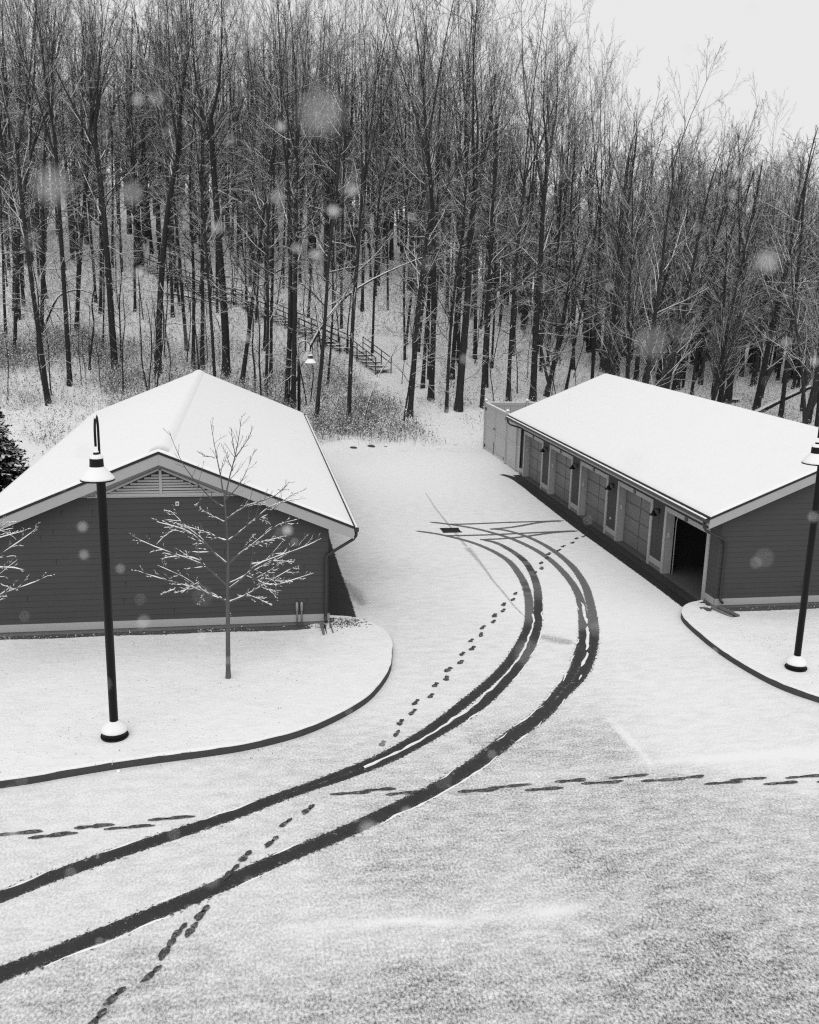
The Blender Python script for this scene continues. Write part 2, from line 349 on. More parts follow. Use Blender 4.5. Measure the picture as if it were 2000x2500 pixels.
cov += .26*np.exp(-((Y-12.45-.05*np.sin(X*1.3)-.04*np.sin(X*3.7))/(.13+.06*np.sin(X*1.9)))**2)*(.65+.35*np.sin(X*2.7+1))*np.clip((X-.2)/1., 0, 1)*np.clip((7.5-X)/3, 0, 1)
cov += .12*np.exp(-((Y-16.75)/.2)**2)*np.clip((X-4)/1., 0, 1)
tag(mesh_np('road', np.stack([X, Y, 0*X], 1), [F], M_ROAD, smooth=True, attrs={'cover': cov}), 'asphalt yard under thin patchy snow', None, None, 'structure')

# ------------------------------------------------------------------ strips laid on the yard
def smooth_line(pts, step=.06):
    P = np.array(pts, float); P = np.vstack([2*P[0]-P[1], P, 2*P[-1]-P[-2]]); out = []
    for i in range(1, len(P)-2):
        L = np.linalg.norm(P[i+1]-P[i]); n = max(2, int(L/step))
        t = np.linspace(0, 1, n, endpoint=False)[:, None]
        a, b, c, d = P[i-1], P[i], P[i+1], P[i+2]
        out.append(.5*((2*b)+(c-a)*t+(2*a-5*b+4*c-d)*t*t+(3*b-a-3*c+d)*t**3))
    return np.vstack(out+[P[-2][None]])
def relax(L, k):
    for _ in range(k):
        M = L.copy(); M[1:-1] = (L[:-2]+2*L[1:-1]+L[2:])/4; L = M
    return L
def normals2(L):
    T = np.gradient(L, axis=0); T /= np.linalg.norm(T, axis=1)[:, None]+1e-9
    return np.stack([-T[:, 1], T[:, 0]], 1)
def strip(name, pts, half, z, mat, wetf=None, outer=2., taper=True, label=None):
    L = relax(smooth_line(pts), 40); N = normals2(L)
    vs = np.linspace(-outer, outer, 17)
    d = np.concatenate([[0], np.cumsum(np.linalg.norm(np.diff(L, axis=0), axis=1))]); tot = d[-1]
    h = half if np.isscalar(half) else np.interp(d/tot, np.linspace(0, 1, len(half)), half)
    h = np.broadcast_to(h, d.shape)
    P = L[:, None, :]+N[:, None, :]*(vs[None, :, None]*h[:, None, None])
    V = np.concatenate([P, np.full(P.shape[:2]+(1,), z)], 2).reshape(-1, 3)
    e = np.broadcast_to(np.abs(vs)[None], P.shape[:2]).copy()
    if taper:
        e += (np.clip(1-(tot-d)/.25, 0, 1)*1.2)[:, None]
    wet = np.ones_like(e)*(wetf(L)[:, None] if wetf else 1.)
    i = np.arange(len(V)).reshape(P.shape[:2])
    F = np.stack([i[:-1,:-1], i[:-1,1:], i[1:,1:], i[1:,:-1]], -1).reshape(-1, 4)
    return tag(mesh_np(name, V, [F], mat, attrs={'edge': e.ravel(), 'wet': wet.ravel()}), label, None, None, 'structure')
wetA = lambda L: 1-.85*ss((L[:, 1]-24.6)/1.1)+.5*np.exp(-((L[:, 1]-28.4)/.8)**2)*(np.sin(L[:, 1]*9) > -.2)
wetA2 = lambda L: np.clip(1-.8*ss((L[:, 1]-26.6)/1.6)+.7*np.exp(-((L[:, 1]-31)/2.2)**2)*(np.sin(L[:, 1]*5) > -.3), 0, 1)
wetB = lambda L: 1-.85*ss((L[:, 1]-24.1)/.6)
dry = lambda L: 0*L[:, 0]+.18
A1, A2 = DATA['A1'], [DATA['A1'][5], [1.22,16.66], [1.9,17.02], [2.75,17.55], [3.42,18.1]]+DATA['A2'][1:]
def ext(p):   # continue the ruts out of the picture
    a, b = np.array(p[0]), np.array(p[2]); v = (a-b)/np.linalg.norm(a-b); return [list(a+v*3.2), list(a+v*1.5)]+p
strip('tyre_track', ext(A1), [.16,.16,.16,.145,.14,.135,.13,.125,.11,.10], .0040, M_TRACK, wetA, label='inner dark rut curving past the kerb')
strip('tyre_track', A2, [.06,.13,.145,.14,.135,.13,.125,.12,.11], .0055, M_TRACK, wetA2, label='second dark rut beside the inner one')
strip('tyre_track', ext(DATA['B0']+DATA['B1'][1:]), [.17,.17,.17,.18,.20,.19,.15,.125,.12,.11,.10], .0070, M_TRACK, wetB, label='outer dark rut curving to the garage')
strip('tyre_track', [[6.9,19.55],[7.6,20.45]]+DATA['B2'], [.10,.16,.16,.135,.125,.12,.11,.10], .0085, M_TRACK, wetB, label='outermost grey tyre track')
strip('tyre_track', DATA['A3'], .085, .0100, M_TRACK, dry, label='grey track reaching the garage apron')
strip('tyre_track', DATA['B3'], .085, .0115, M_TRACK, dry, label='grey track reaching the garage doors')
strip('tyre_track', DATA['R1'], .08, .0130, M_TRACK, dry, label='far reversing track toward the garage')
strip('tyre_track', DATA['R2'], .08, .0145, M_TRACK, dry, label='near reversing track toward the garage')
strip('drain_swale', DATA['swale'][:4], [.03,.07,.10], .0030, M_SLUSH, None, 1.3, label='faint slush line running to the drain')
strip('drain_swale', DATA['swale'][3:], [.20,.10,.07,.06,.05], .0032, M_SLUSH, None, 1.3, label='faint slush line running from the drain')
strip('slush_patch', [[7.95,24.1],[8.35,23.75],[8.9,23.35]], [.2,.42,.2], .0028, M_SLUSH, None, 1.3, label='grey slush patch between the ruts')
strip('slush_patch', [[2.95,29.9],[3.3,28.2],[3.4,27.0]], [.2,.4,.2], .0026, M_SLUSH, None, 1.3, label='grey slush beside the left building')
strip('bare_asphalt', [[2.62,47.],[2.62,40.],[2.6,32.],[2.62,28.],[2.6,25.75]], [.40,.43,.44,.45,.46], .0035, M_WET, None, 1.35, False, label='dry dark strip under the left eaves')
GE = [[13.05,47.05],[13.3,46.6],[13.53,45.7],[13.66,43.7],[13.64,40.6],[13.60,37.],[13.6,34.2],[13.63,31.8],[13.65,28.9],[13.64,27.3],[13.62,25.7]]
strip('bare_asphalt', GE, [.16,.34,.42,.43,.44,.45,.44,.44,.44,.44], .0037, M_WET, None, 1.35, False, label='dry dark strip under the garage eaves')

# ragged snow ridge left standing between paired wheel ruts
def ridge(pts, w, hh, gap=0.):
    L = relax(smooth_line(pts, .03), 20); N = normals2(L); n = len(L)
    k = np.arange(n)
    a = np.interp(k, np.arange(0, n+6, 6), RNG.uniform(.35, 1.25, len(np.arange(0, n+6, 6))))
    on = np.interp(k, np.arange(0, n+14, 14), (RNG.random(len(np.arange(0, n+14, 14))) > gap).astype(float))
    s = a*on; off = np.interp(k, np.arange(0, n+9, 9), RNG.normal(0, .02, len(np.arange(0, n+9, 9))))
    sec = np.array([(-1,0),(-.6,.75),(0,1),(.6,.75),(1,0)])
    P = L[:, None, :]+N[:, None, :]*((sec[None, :, 0]*w*(.3+.7*s[:, None]))+off[:, None])[..., None]
    V = np.concatenate([P, (.002+sec[None, :, 1]*hh*s[:, None])[..., None]+np.zeros(P.shape[:2]+(1,))], 2).reshape(-1, 3)
    i = np.arange(len(V)).reshape(n, 5); keep = s > .12
    F = np.stack([i[:-1,:-1], i[:-1,1:], i[1:,1:], i[1:,:-1]], -1)[keep[:-1]].reshape(-1, 4)
    return V, F
mid = [[2.2,17.28],[2.95,17.8],[3.9,18.62],[4.45,19.22],[5.15,19.95],[5.7,20.68],[6.34,21.57],[6.98,22.6],[7.55,23.75],[7.97,24.7],[8.33,25.8]]
V, F = ridge(mid, .034, .035); tag(mesh_np('snow_ridge', V, [F], M_SNOW, smooth=True), 'thin snow ridge left between the inner ruts', None, None, 'structure')
mid = [[8.35,21.7],[8.85,22.6],[9.2,23.5],[9.6,24.6],[9.95,25.8],[10.2,26.8]]
V, F = ridge(mid, .05, .04, .35); tag(mesh_np('snow_ridge', V, [F], M_SNOW, smooth=True), 'broken snow ridge left between the outer ruts', None, None, 'structure')

# crumbled snow pushed up along the rut edges
for pts, offs in ((A1[:9], (.16,)), (DATA['B0'], (-.19, .19)), (DATA['B1'][:8], (.14,)), (DATA['A2'][1:11], (-.15,))):
    L = relax(smooth_line(pts, .1), 30); N = normals2(L)
    for of in offs:
        V, F = ridge((L+N*of)[::6], .026, .018, .62)
        tag(mesh_np('snow_ridge', V, [F], M_SNOW, smooth=True), 'crumbled snow pushed up along a rut edge', None, None, 'structure')
# footprints
def prints(name, pts, length, width, label, direction=None, jitter=.02):
    mb = MB(); P = np.array(pts, float)
    if direction is None:
        G = np.gradient(relax(P, 6), axis=0)
    else: G = np.tile(np.array(direction, float), (len(P), 1))
    for k, (p, d) in enumerate(zip(P, G)):
        d = d/np.linalg.norm(d); a = random.gauss(0, .10 if length < .5 else .025); d = np.array([d[0]*math.cos(a)-d[1]*math.sin(a), d[0]*math.sin(a)+d[1]*math.cos(a)])
        n = np.array([-d[1], d[0]]); l = length*random.uniform(.82, 1.15); w = width*random.uniform(.8, 1.15)
        for c, la, wa, z in ((.20*l, .31*l, .5*w, .0165), (-.27*l, .21*l, .40*w, .0165)):
            ph = random.random()*6
            ring = []
            for i in range(16):
                t = 2*math.pi*i/16; r = 1+.13*math.sin(3*t+ph)+.06*math.sin(5*t-ph)+random.uniform(-.10, .10)
                q = p+d*(c+la*r*math.cos(t))+n*(wa*r*math.sin(t)); ring.append((q[0], q[1], z+.0004*(k % 3)))
            mb.quad(*ring)
        if length > .4:      # foot dragged through the snow leaves a narrow neck
            q0, q1 = p-d*.5*l, p+d*.2*l
            mb.quad(*[(q[0], q[1], .0158) for q in (q0+n*.16*w, q0-n*.16*w, q1-n*.24*w, q1+n*.24*w)])
    return tag(mb.build(name, M_PRINT), label, None, None, 'structure')
prints('footprints', DATA['F1'], .33, .135, 'line of footprints crossing the yard to the garage')
prints('footprints', DATA['F1b'], .42, .125, 'footprints between the two dark ruts')
prints('footprints', DATA['F1c'], .42, .125, 'footprints below the lower rut')
prints('footprints', DATA['F2r'], .80, .11, 'long scuffed footprints crossing the yard sideways', (1, .01))
prints('footprints', DATA['F2m'], .72, .105, 'scuffed footprints between the ruts', (1, .03))
prints('footprints', DATA['F2l'], .78, .115, 'scuffed footprints below the left kerb', (1, .04))

# storm drain
dr = empty('storm_drain', (7.95, 35.83, 0), 'dark rectangular storm drain grate sunk in the snowy yard', 'drain')
mb = MB()
for i in range(9): mb.box(-.36+.085*i, -.36+.085*i+.05, -.27, .27, .006, .03)
mb.box(-.38,.40,-.33,-.27,.006,.034); mb.box(-.38,.40,.27,.33,.006,.034)
mb.build('grate', M_GRATE, dr, bevel=.003)
MB().box(-.36,.38,-.30,.30,.004,.010).build('drain_well', plain('drain_dark', .004, .9), dr)

# ------------------------------------------------------------------ kerbed lawns
def kerb_lawn(kname, lname, line, closing, label, lawnz):
    L = relax(smooth_line(line, .12), 10); N = normals2(L)
    # kerb body
    n = len(L); sec = [(0,-.03),(.015,.155),(.04,.17),(.16,.17),(.16,-.03)]
    V = np.concatenate([np.concatenate([L+N*o, np.full((n,1), z)], 1)[:, None] for o, z in sec], 1).reshape(-1, 3)
    i = np.arange(len(V)).reshape(n, len(sec))
    F = np.stack([i[:-1,:-1], i[:-1,1:], i[1:,1:], i[1:,:-1]], -1).reshape(-1, 4)
    tag(mesh_np(kname, V, [F], M_KERB), label, None, None, 'structure')
    # snow blanket: rolls over the kerb top
    jag = np.interp(np.arange(n), np.arange(0, n+2, 2), RNG.normal(0, .006, len(np.arange(0, n+2, 2))))
    rings = [(.012, .150), (.008, .166), (.020, .186), (.06, .194), (.20, .190)]
    Vs = [np.concatenate([L+N*(o+jag[:, None]), np.full((n,1), z)], 1) for o, z in rings[:-1]]
    Q = L+N*rings[-1][0]; Vs.append(np.concatenate([Q, lawnz(Q[:, 0], Q[:, 1])[:, None]], 1))
    V = np.concatenate([v[:, None] for v in Vs], 1).reshape(-1, 3)
    i = np.arange(len(V)).reshape(n, len(rings))
    F1 = np.stack([i[:-1,:-1], i[:-1,1:], i[1:,1:], i[1:,:-1]], -1).reshape(-1, 4)
    poly = np.vstack([Vs[-1][:, :2], np.array(closing)])
    bm = bmesh.new()
    bv = [bm.verts.new((p[0], p[1], .165)) for p in poly]; f = bm.faces.new(bv)
    bmesh.ops.triangulate(bm, faces=[f])
    for _ in range(5):
        bmesh.ops.subdivide_edges(bm, edges=[e for e in bm.edges if e.calc_length() > .5], cuts=1, use_grid_fill=False)
        bmesh.ops.triangulate(bm, faces=bm.faces[:])
    bm.verts.ensure_lookup_table()
    W = np.array([v.co[:] for v in bm.verts]); T = np.array([[v.index for v in f.verts] for f in bm.faces if len(f.verts) == 3]); bm.free()
    W[:, 2] = lawnz(W[:, 0], W[:, 1])
    o = mesh_np(lname, np.vstack([V, W]), [F1, T+len(V)], M_LAWN, smooth=True)
    # face up
    bm = bmesh.new(); bm.from_mesh(o.data); bmesh.ops.recalc_face_normals(bm, faces=bm.faces)
    up = sum(f.normal.z*f.calc_area() for f in bm.faces)
    if up < 0: bmesh.ops.reverse_faces(bm, faces=bm.faces)
    bm.to_mesh(o.data); bm.free()
    return o
lz = lambda x, y: .188-.150*ss((y-22.6)/2.4)*ss((2.6-x)/1.2)+.012*np.sin(x*2.1)*np.sin(y*1.7)
lineL = [[-24,17.0],[-15,17.1],[-10,17.2]]+DATA['kerbL']+[[2.1,25.96]]
ol = kerb_lawn('kerb', 'lawn', lineL, [[2.1,25.6],[-24,25.6]], 'dark wet kerb round the left lawn', lz)
tag(ol, 'snow covered lawn in front of the left building', None, None, 'structure')
lzr = lambda x, y: .188-.138*ss((y-23.8)/1.6)*ss((x-13.4)/.8)+.012*np.sin(x*2.1)*np.sin(y*1.7)
lineR = [[16.5,15.9],[15.2,16.9]]+[[14.2,17.85]]+DATA['kerbR'][1:]
orr = kerb_lawn('kerb', 'lawn', lineR[::-1], [[34,15.9],[34,25.7],[13.95,25.7]], 'dark wet kerb round the right lawn', lzr)
tag(orr, 'snow covered lawn in front of the garage end wall', None, None, 'structure')
# snowy ground left of and behind the left building
X, Y, F = grid(np.arange(-45, -6.3, .5), np.arange(25.6, 56, .5))
tag(mesh_np('snow_field', np.stack([X, Y, .04+.04*np.sin(X*.8)*np.sin(Y*.6)+0*X], 1), [F], M_LAWN, smooth=True), 'snowy ground beside the left building', None, None, 'structure')
# bare soil line along the walls
strip('bare_soil', [[2.0,25.38],[0.,25.36],[-3.,25.36],[-7.,25.36],[-12.,25.36]], [.20,.13,.11,.10,.10], .062, M_SOIL, None, 1.5, label='bare soil along the left building wall')
strip('bare_soil', [[2.2,25.35],[2.7,25.55],[3.15,25.35]], [.3,.26,.10], .178, M_SOIL, None, 1.5, label='bare leaf litter at the downspout corner')
strip('bare_soil', [[13.55,25.75],[14.2,25.5],[15.2,25.5],[20.,25.5],[28,25.5]], [.22,.22,.10,.09,.09], .075, M_SOIL, None, 1.5, label='bare soil along the garage end wall')
strip('bare_soil', [[13.2,25.25],[13.6,25.3],[13.9,25.25]], [.06,.20,.10], .178, M_SOIL, None, 1.5, label='bare leaf litter at the garage corner')

# ------------------------------------------------------------------ buildings
def snow_slab(name, parent, xe, ze, xr, zr, y0, y1, th, mat):
    """rounded snow blanket over both roof planes: profile across, swept along y"""
    W = xr-xe
    u = np.array([.0, .004, .012, .03, .08, .2, .4, .6, .8, .92, .97, 1.])
    px = xe+u*W; pz = ze+u*(zr-ze)+th*np.clip((u*abs(W)/.10), 0, 1)**.5
    pz[-1] -= .015
    ys = np.concatenate([[y0, y0+.006, y0+.03, y0+.08], np.linspace(y0+.3, y1-.3, 60), [y1-.08, y1-.03, y1-.006, y1]])
    edge = np.array([.0, .55, .88, 1.]+[1.]*60+[1., .88, .55, 0.])
    rows = []
    full_x = np.concatenate([px, (2*xr-px[:-1])[::-1]]); full_b = np.concatenate([ze+u*(zr-ze), (ze+u[:-1]*(zr-ze))[::-1]])
    full_t = np.concatenate([pz-(ze+u*(zr-ze)), (pz-(ze+u*(zr-ze)))[:-1][::-1]])
    jit = RNG.normal(0, .004, (len(ys), len(full_x)))
    for j, y in enumerate(ys):
        t = full_t*edge[j]
        nz = .010*np.sin(full_x*2.3+y*.9)*np.sin(y*1.3-full_x)+jit[j]
        rows.append(np.stack([full_x, np.full_like(full_x, y)+RNG.normal(0, .004, len(full_x))*(1-edge[j]), full_b+t*(1+nz*4)], 1))
    V = np.concatenate(rows); i = np.arange(len(V)).reshape(len(ys), len(full_x))
    F = np.stack([i[:-1,:-1], i[:-1,1:], i[1:,1:], i[1:,:-1]], -1).reshape(-1, 4)
    return mesh_np(name, V, [F], mat, parent, smooth=True)

def building(name, label, xw, yw, xw2, yw2, xe, ze, xr, zr, yr0, yr1, sgn, trim_z):
    """xw: wall line facing the yard, sgn +1 when the yard lies at larger x"""
    b = empty(name, (0, 0, 0), label, 'building')
    sl = (zr-ze)/abs(xr-xe); xe2 = 2*xr-xe
    roofz = lambda x: zr-sl*abs(x-xr)
    lo, hi = min(xe, xe2), max(xe, xe2)
    # roof slab: two planes
    rf = MB(); t = .07
    for a, c in ((xe, xr), (xr, xe2)):
        za, zc = roofz(a), roofz(c)
        rf.hexa([(a,yr0,za-t),(c,yr0,zc-t),(c,yr1,zc-t),(a,yr1,za-t),(a,yr0,za),(c,yr0,zc),(c,yr1,zc),(a,yr1,za)])
    roof = rf.build('roof', M_ROOFEDGE, b)
    snow_slab('roof_snow', roof, lo+.05, roofz(lo+.05), xr, zr, yr0+.015, yr1-.01, .065, M_ROOFSNOW)
    # ridge cap under the snow
    cap = MB(); prof = [(-.30,0),(-.22,.05),(-.08,.075),(.08,.075),(.22,.05),(.30,0)]
    n = 40; ysx = np.linspace(yr0+.12, yr1-.1, n); vs = []
    for y in ysx:
        k = min(1, (y-yr0-.06)/.15) if name == 'long_shed' else .35
        for dx, dz in prof: vs.append((xr+dx, y, roofz(xr+dx)+.056+dz*k*.85))
    i = np.arange(len(vs)).reshape(n, len(prof)); F = np.stack([i[:-1,:-1], i[:-1,1:], i[1:,1:], i[1:,:-1]], -1).reshape(-1, 4)
    e0 = [list(i[0])]
    mesh_np('ridge_snow', vs, [F, np.array(e0)], M_ROOFSNOW, roof, smooth=True)
    # rake fascia boards and soffits, both gables
    for (yo, yi) in ((yr0+.02, yr0+.055), (yr1-.055, yr1-.02)):
        fb = MB(); d0, d1 = t+.004, .36
        for a, c in ((lo+.03, xr-.001), (xr+.001, hi-.03)):
            za, zc = roofz(a), roofz(c)
            fb.hexa([(a,yo,za-d1),(c,yo,zc-d1),(c,yi,zc-d1),(a,yi,za-d1),(a,yo,za-d0),(c,yo,zc-d0),(c,yi,zc-d0),(a,yi,za-d0)])
        fb.build('rake_fascia', M_TRIM, b)
    so = MB()
    for a, c in ((lo+.05, xr), (xr, hi-.05)):
        za, zc = roofz(a)-.20, roofz(c)-.20
        so.hexa([(a,yr0+.058,za-.02),(c,yr0+.058,zc-.02),(c,yr1-.058,zc-.02),(a,yr1-.058,za-.02),(a,yr0+.058,za),(c,yr0+.058,zc),(c,yr1-.058,zc),(a,yr1-.058,za)])
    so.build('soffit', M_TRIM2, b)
    # eave fascia + gutter
    for ex, s in ((lo, -1), (hi, 1)):
        zt = roofz(ex)
        MB().box(ex-s*.05 if s > 0 else ex+.025, ex-.025 if s > 0 else ex+.05, yr0+.06, yr1-.06, zt-.27, zt-.075).build('eave_fascia', M_TRIM, b)
        g = MB(); x0, x1 = (ex-.022, ex+.10) if s > 0 else (ex-.10, ex+.022)
        g.box(x0, x1, yr0+.03, yr1-.03, zt-.15, zt-.142)
        xo = x1 if s > 0 else x0; xi = x0 if s > 0 else x1
        g.box(min(xo, xo-s*.012), max(xo, xo-s*.012), yr0+.03, yr1-.03, zt-.142, zt-.045)
        g.box(min(xo, xi), max(xo, xi), yr0+.018, yr0+.03, zt-.15, zt-.045); g.box(min(xo, xi), max(xo, xi), yr1-.03, yr1-.018, zt-.15, zt-.045)
        go = g.build('gutter', M_GUTTER, b)
        # snow lying in the gutter, scalloped where it meets the roof edge
        ny = 300; yy = np.linspace(yr0+.05, yr1-.05, ny); rows = []
        wob = RNG.normal(0, 1, ny); wob = np.convolve(wob, np.ones(3)/3, 'same')
        for j, y in enumerate(yy):
            sc = abs(math.sin(y*math.pi/.30)); k = .03+.02*sc+.010*wob[j]
            rows.append([(ex+s*.094, y, zt-.062), (ex+s*.090, y, zt-.038), (ex+s*.06, y, zt-.028+.012*sc), (ex+s*(.045-k*.6), y, zt-.026), (ex+s*.004, y, zt-.06)])
        V = np.array(rows).reshape(-1, 3); i = np.arange(len(V)).reshape(ny, 5)
        F = np.stack([i[:-1,:-1], i[:-1,1:], i[1:,1:], i[1:,:-1]], -1).reshape(-1, 4)
        mesh_np('gutter_snow', V, [F], M_SNOW, go, smooth=True)
    return b, roofz

def lap_wall_y(mb, x0, x1, y, out, z0, z1, roofz=None, cut=None, lap=.165, drop=.23):
    """lap siding on a wall facing along y (out = -1 faces the viewer)"""
    z = z0
    while z < z1-.01:
        zt = min(z+lap, z1)
        def span(zz):
            if roofz is None: return x0, x1
            # clip under the roof
            a, c = x0, x1
            xm = .5*(x0+x1)
            lo_, hi_ = a, xm
            if roofz(a)-drop < zz:
                for _ in range(30):
                    m = .5*(lo_+hi_)
                    if roofz(m)-drop < zz: lo_ = m
                    else: hi_ = m
                a = hi_
            lo_, hi_ = xm, c
            if roofz(c)-drop < zz:
                for _ in range(30):
                    m = .5*(lo_+hi_)
                    if roofz(m)-drop < zz: hi_ = m
                    else: lo_ = m
                c = lo_
            return a, c
        a0, c0 = span(z); a1, c1 = span(zt)
        if c1-a1 < .05: break
        yo = y+out*.018; yi = y+out*.004
        mb.quad((a0,yo,z),(c0,yo,z),(c1,yi,zt),(a1,yi,zt)); mb.quad((a0,y,z),(c0,y,z),(c0,yo,z),(a0,yo,z))
        z = zt
def lap_wall_x(mb, y0, y1, x, out, z0, z1, lap=.165):
    z = z0
    while z < z1-.01:
        zt = min(z+lap, z1); xo = x+out*.018; xi = x+out*.004
        mb.quad((xo,y0,z),(xo,y1,z),(xi,y1,zt),(xi,y0,zt)); mb.quad((x,y0,z),(x,y1,z),(xo,y1,z),(xo,y0,z)); z = zt

# ---- left building: long shed
XR, ZR, XE, ZE = -2.293, 5.138, 2.891, 3.006
YW, XW, Y1 = 25.50, 2.19, 47.7
XW2 = 2*XR-XW
LB, rz = building('long_shed', 'dark sided building with snow covered gable roof, its windowless end wall behind the lamp post', XW, YW, XW2, Y1, XE, ZE, XR, ZR, 25.105, 48.107, 1, .2)
w = MB(); lap_wall_y(w, XW2, XW, YW, -1, .37, 4.9, rz); lap_wall_x(w, YW, Y1, XW, 1, .37, 2.75); lap_wall_x(w, YW, Y1, XW2, -1, .37, 2.75); lap_wall_y(w, XW2, XW, Y1, 1, .37, 4.9, rz)
MB().box(XW2+.02, XW-.02, YW+.02, Y1-.02, -.05, 2.9).build('foundation', M_CONC, LB)
t = MB(); t.box(XW2-.03, XW+.03, YW-.032, YW, .17, .385); t.box(XW, XW+.03, YW+.001, Y1, .17, .385); t.box(XW2-.03, XW2, YW+.001, Y1, .17, .385)
t.build('base_trim', M_TRIM, LB, bevel=.004)
# joints between siding boards
n0 = len(w.f)
for k in range(30):
    zz = .37+.165*random.randint(1, 19); xx = random.uniform(XW2+.6, XW-.4)
    if rz(xx)-.3 > zz+.165: w.box(xx, xx+.008, YW-.021, YW-.006, zz+.002, zz+.163)
wo_ = w.build('wall', M_SIDING, LB); wo_.data.materials.append(M_GUTTER)
for q in wo_.data.polygons[n0:]: q.material_index = 1
# white gable panel with louvred vent
zb = 3.86; hw = (ZR-.24-zb)/((ZR-ZE)/(XE-XR))
p = MB(); p.v += [(XR-hw,YW-.035,zb),(XR+hw,YW-.035,zb),(XR,YW-.035,ZR-.24),(XR-hw,YW-.019,zb),(XR+hw,YW-.019,zb),(XR,YW-.019,ZR-.24)]
p.f += [(0,1,2),(3,5,4),(0,3,4,1),(1,4,5,2),(2,5,3,0)]
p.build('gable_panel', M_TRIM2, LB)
vent = MB(); vb = 3.985; vh = .60; vw = 1.46
vent.box(XR-vw-.22, XR+vw+.22, YW-.075, YW-.036, vb-.10, vb-.03)
vent.box(XR-1.9, XR+1.9, YW-.060, YW-.037, zb-.01, vb-.101)
vent.box(XR-.035, XR+.035, YW-.085, YW-.037, vb-.029, vb+vh)
for s in (-1, 1):
    vent.hexa([(XR+s*(vw+.10),YW-.075,vb-.029),(XR+s*vw*.97,YW-.075,vb-.029),(XR+s*vw*.97,YW-.037,vb-.029),(XR+s*(vw+.10),YW-.037,vb-.029),
               (XR+s*.036,YW-.075,vb+vh+.05),(XR+s*.036,YW-.075,vb+vh-.005),(XR+s*.036,YW-.037,vb+vh-.005),(XR+s*.036,YW-.037,vb+vh+.05)])
vo = vent.build('gable_vent', M_TRIM, LB)
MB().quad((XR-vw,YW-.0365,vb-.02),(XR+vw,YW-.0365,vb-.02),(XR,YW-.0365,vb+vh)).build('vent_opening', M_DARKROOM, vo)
sl = MB(); nsl = 8
for k in range(nsl):
    z0 = vb-.015+k*(vh/nsl); x_ = vw*(1-(z0-vb+.05)/vh)-.05
    if x_ < .1: continue
    for s in (-1, 1):
        a, c = sorted((XR+s*.036, XR+s*x_))
        sl.hexa([(a,YW-.078,z0),(c,YW-.078,z0),(c,YW-.070,z0-.006),(a,YW-.070,z0-.006),(a,YW-.050,z0+.045),(c,YW-.050,z0+.045),(c,YW-.040,z0+.040),(a,YW-.040,z0+.040)])
sl.build('slats', M_TRIM, vo)
MB().box(-1.93,-1.83,YW-.07,YW-.019,3.60,3.72).build('wall_light', M_KEYPAD, LB, bevel=.01)
MB().ball((-1.88, YW-.085, 3.665), .022).build('light_sensor', M_BLACK, LB)
def downspout(pts, parent, r=.045):
    return MB().tube(pts, r, 8).build('downspout', M_GUTTER, parent, True)
downspout([(2.93,25.25,2.88),(2.93,25.25,2.72),(2.86,25.26,2.62),(2.25,25.40,2.20),(2.12,25.42,2.10),(2.10,25.42,1.95),(2.10,25.42,.35),(2.10,25.40,.28),(2.10,25.28,.22)], LB)
for x_ in (1.30, 1.43):
    MB().tube([(x_,YW-.055,0.),(x_,YW-.055,.62),(x_,YW-.055,.66)], [.022,.022,.024], 8).build('conduit_pipe', M_STEEL, LB, True)
    MB().lathe([(.024,.50),(.042,.52),(.042,.72),(.030,.76),(.008,.78)], x_, YW-.06, 10).build('conduit_cap', M_STEEL, LB, True)
# ---- garage
XR2, ZR2, XE_, ZE2 = 18.544, 5.193, 13.383, 3.033
GX, GY, GY1 = 14.03, 25.60, 47.1
GX2 = 2*XR2-GX
GB, rz2 = building('garage', 'long five bay garage under a snowy roof with its nearest door open', GX, GY, GX2, GY1, XE_, ZE2, XR2, ZR2, 25.216, 47.544, -1, .2)
OP = [26.40+4.235*k for k in range(5)]; OW = 2.90     # openings
w = MB(); lap_wall_y(w, GX, GX2, GY, -1, .37, 5., rz2); lap_wall_y(w, GX, GX2, GY1, 1, .37, 5., rz2); lap_wall_x(w, GY, GY1, GX2, 1, .37, 2.8)
edges = [GY]+[v for o in OP for v in (o, o+OW)]+[GY1]
for a, c in zip(edges[::2], edges[1::2]): lap_wall_x(w, a, c, GX, -1, .37, 2.8)
for o in OP: lap_wall_x(w, o, o+OW, GX, -1, 2.38, 2.8)
w.build('wall', M_SIDING, GB)
# corner siding board
MB().box(GX-.024, GX+.0, GY-.024, GY+.08, .386, 2.80).build('corner_board', M_SIDING, GB)
core = MB()
for a, c in zip(edges[::2], edges[1::2]): core.box(GX+.002, GX+.20, a+.002, c-.002, -.02, 2.8)
core.box(GX+.21, GX2-.02, GY+.02, GY+.2, -.02, 2.8); core.box(GX+.21, GX2-.02, GY1-.2, GY1-.02, -.02, 2.8); core.box(GX2-.2, GX2-.021, GY+.21, GY1-.21, -.02, 2.8)
core.build('foundation', M_CONC, GB)
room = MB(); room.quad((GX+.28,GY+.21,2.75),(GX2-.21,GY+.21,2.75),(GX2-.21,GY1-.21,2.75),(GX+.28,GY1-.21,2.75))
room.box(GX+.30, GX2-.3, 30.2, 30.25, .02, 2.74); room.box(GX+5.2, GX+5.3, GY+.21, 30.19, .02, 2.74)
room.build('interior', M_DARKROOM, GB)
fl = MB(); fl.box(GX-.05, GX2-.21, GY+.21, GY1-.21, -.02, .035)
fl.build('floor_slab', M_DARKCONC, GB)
tr = MB(); tw = .17
for a, c in zip(edges[::2], edges[1::2]):
    MB().box(GX-.030, GX, a+(tw if a > GY+.1 else -.03), c-(tw if c < GY1-.1 else 0), .17, .385).build('base_trim', M_TRIM, GB, bevel=.004)
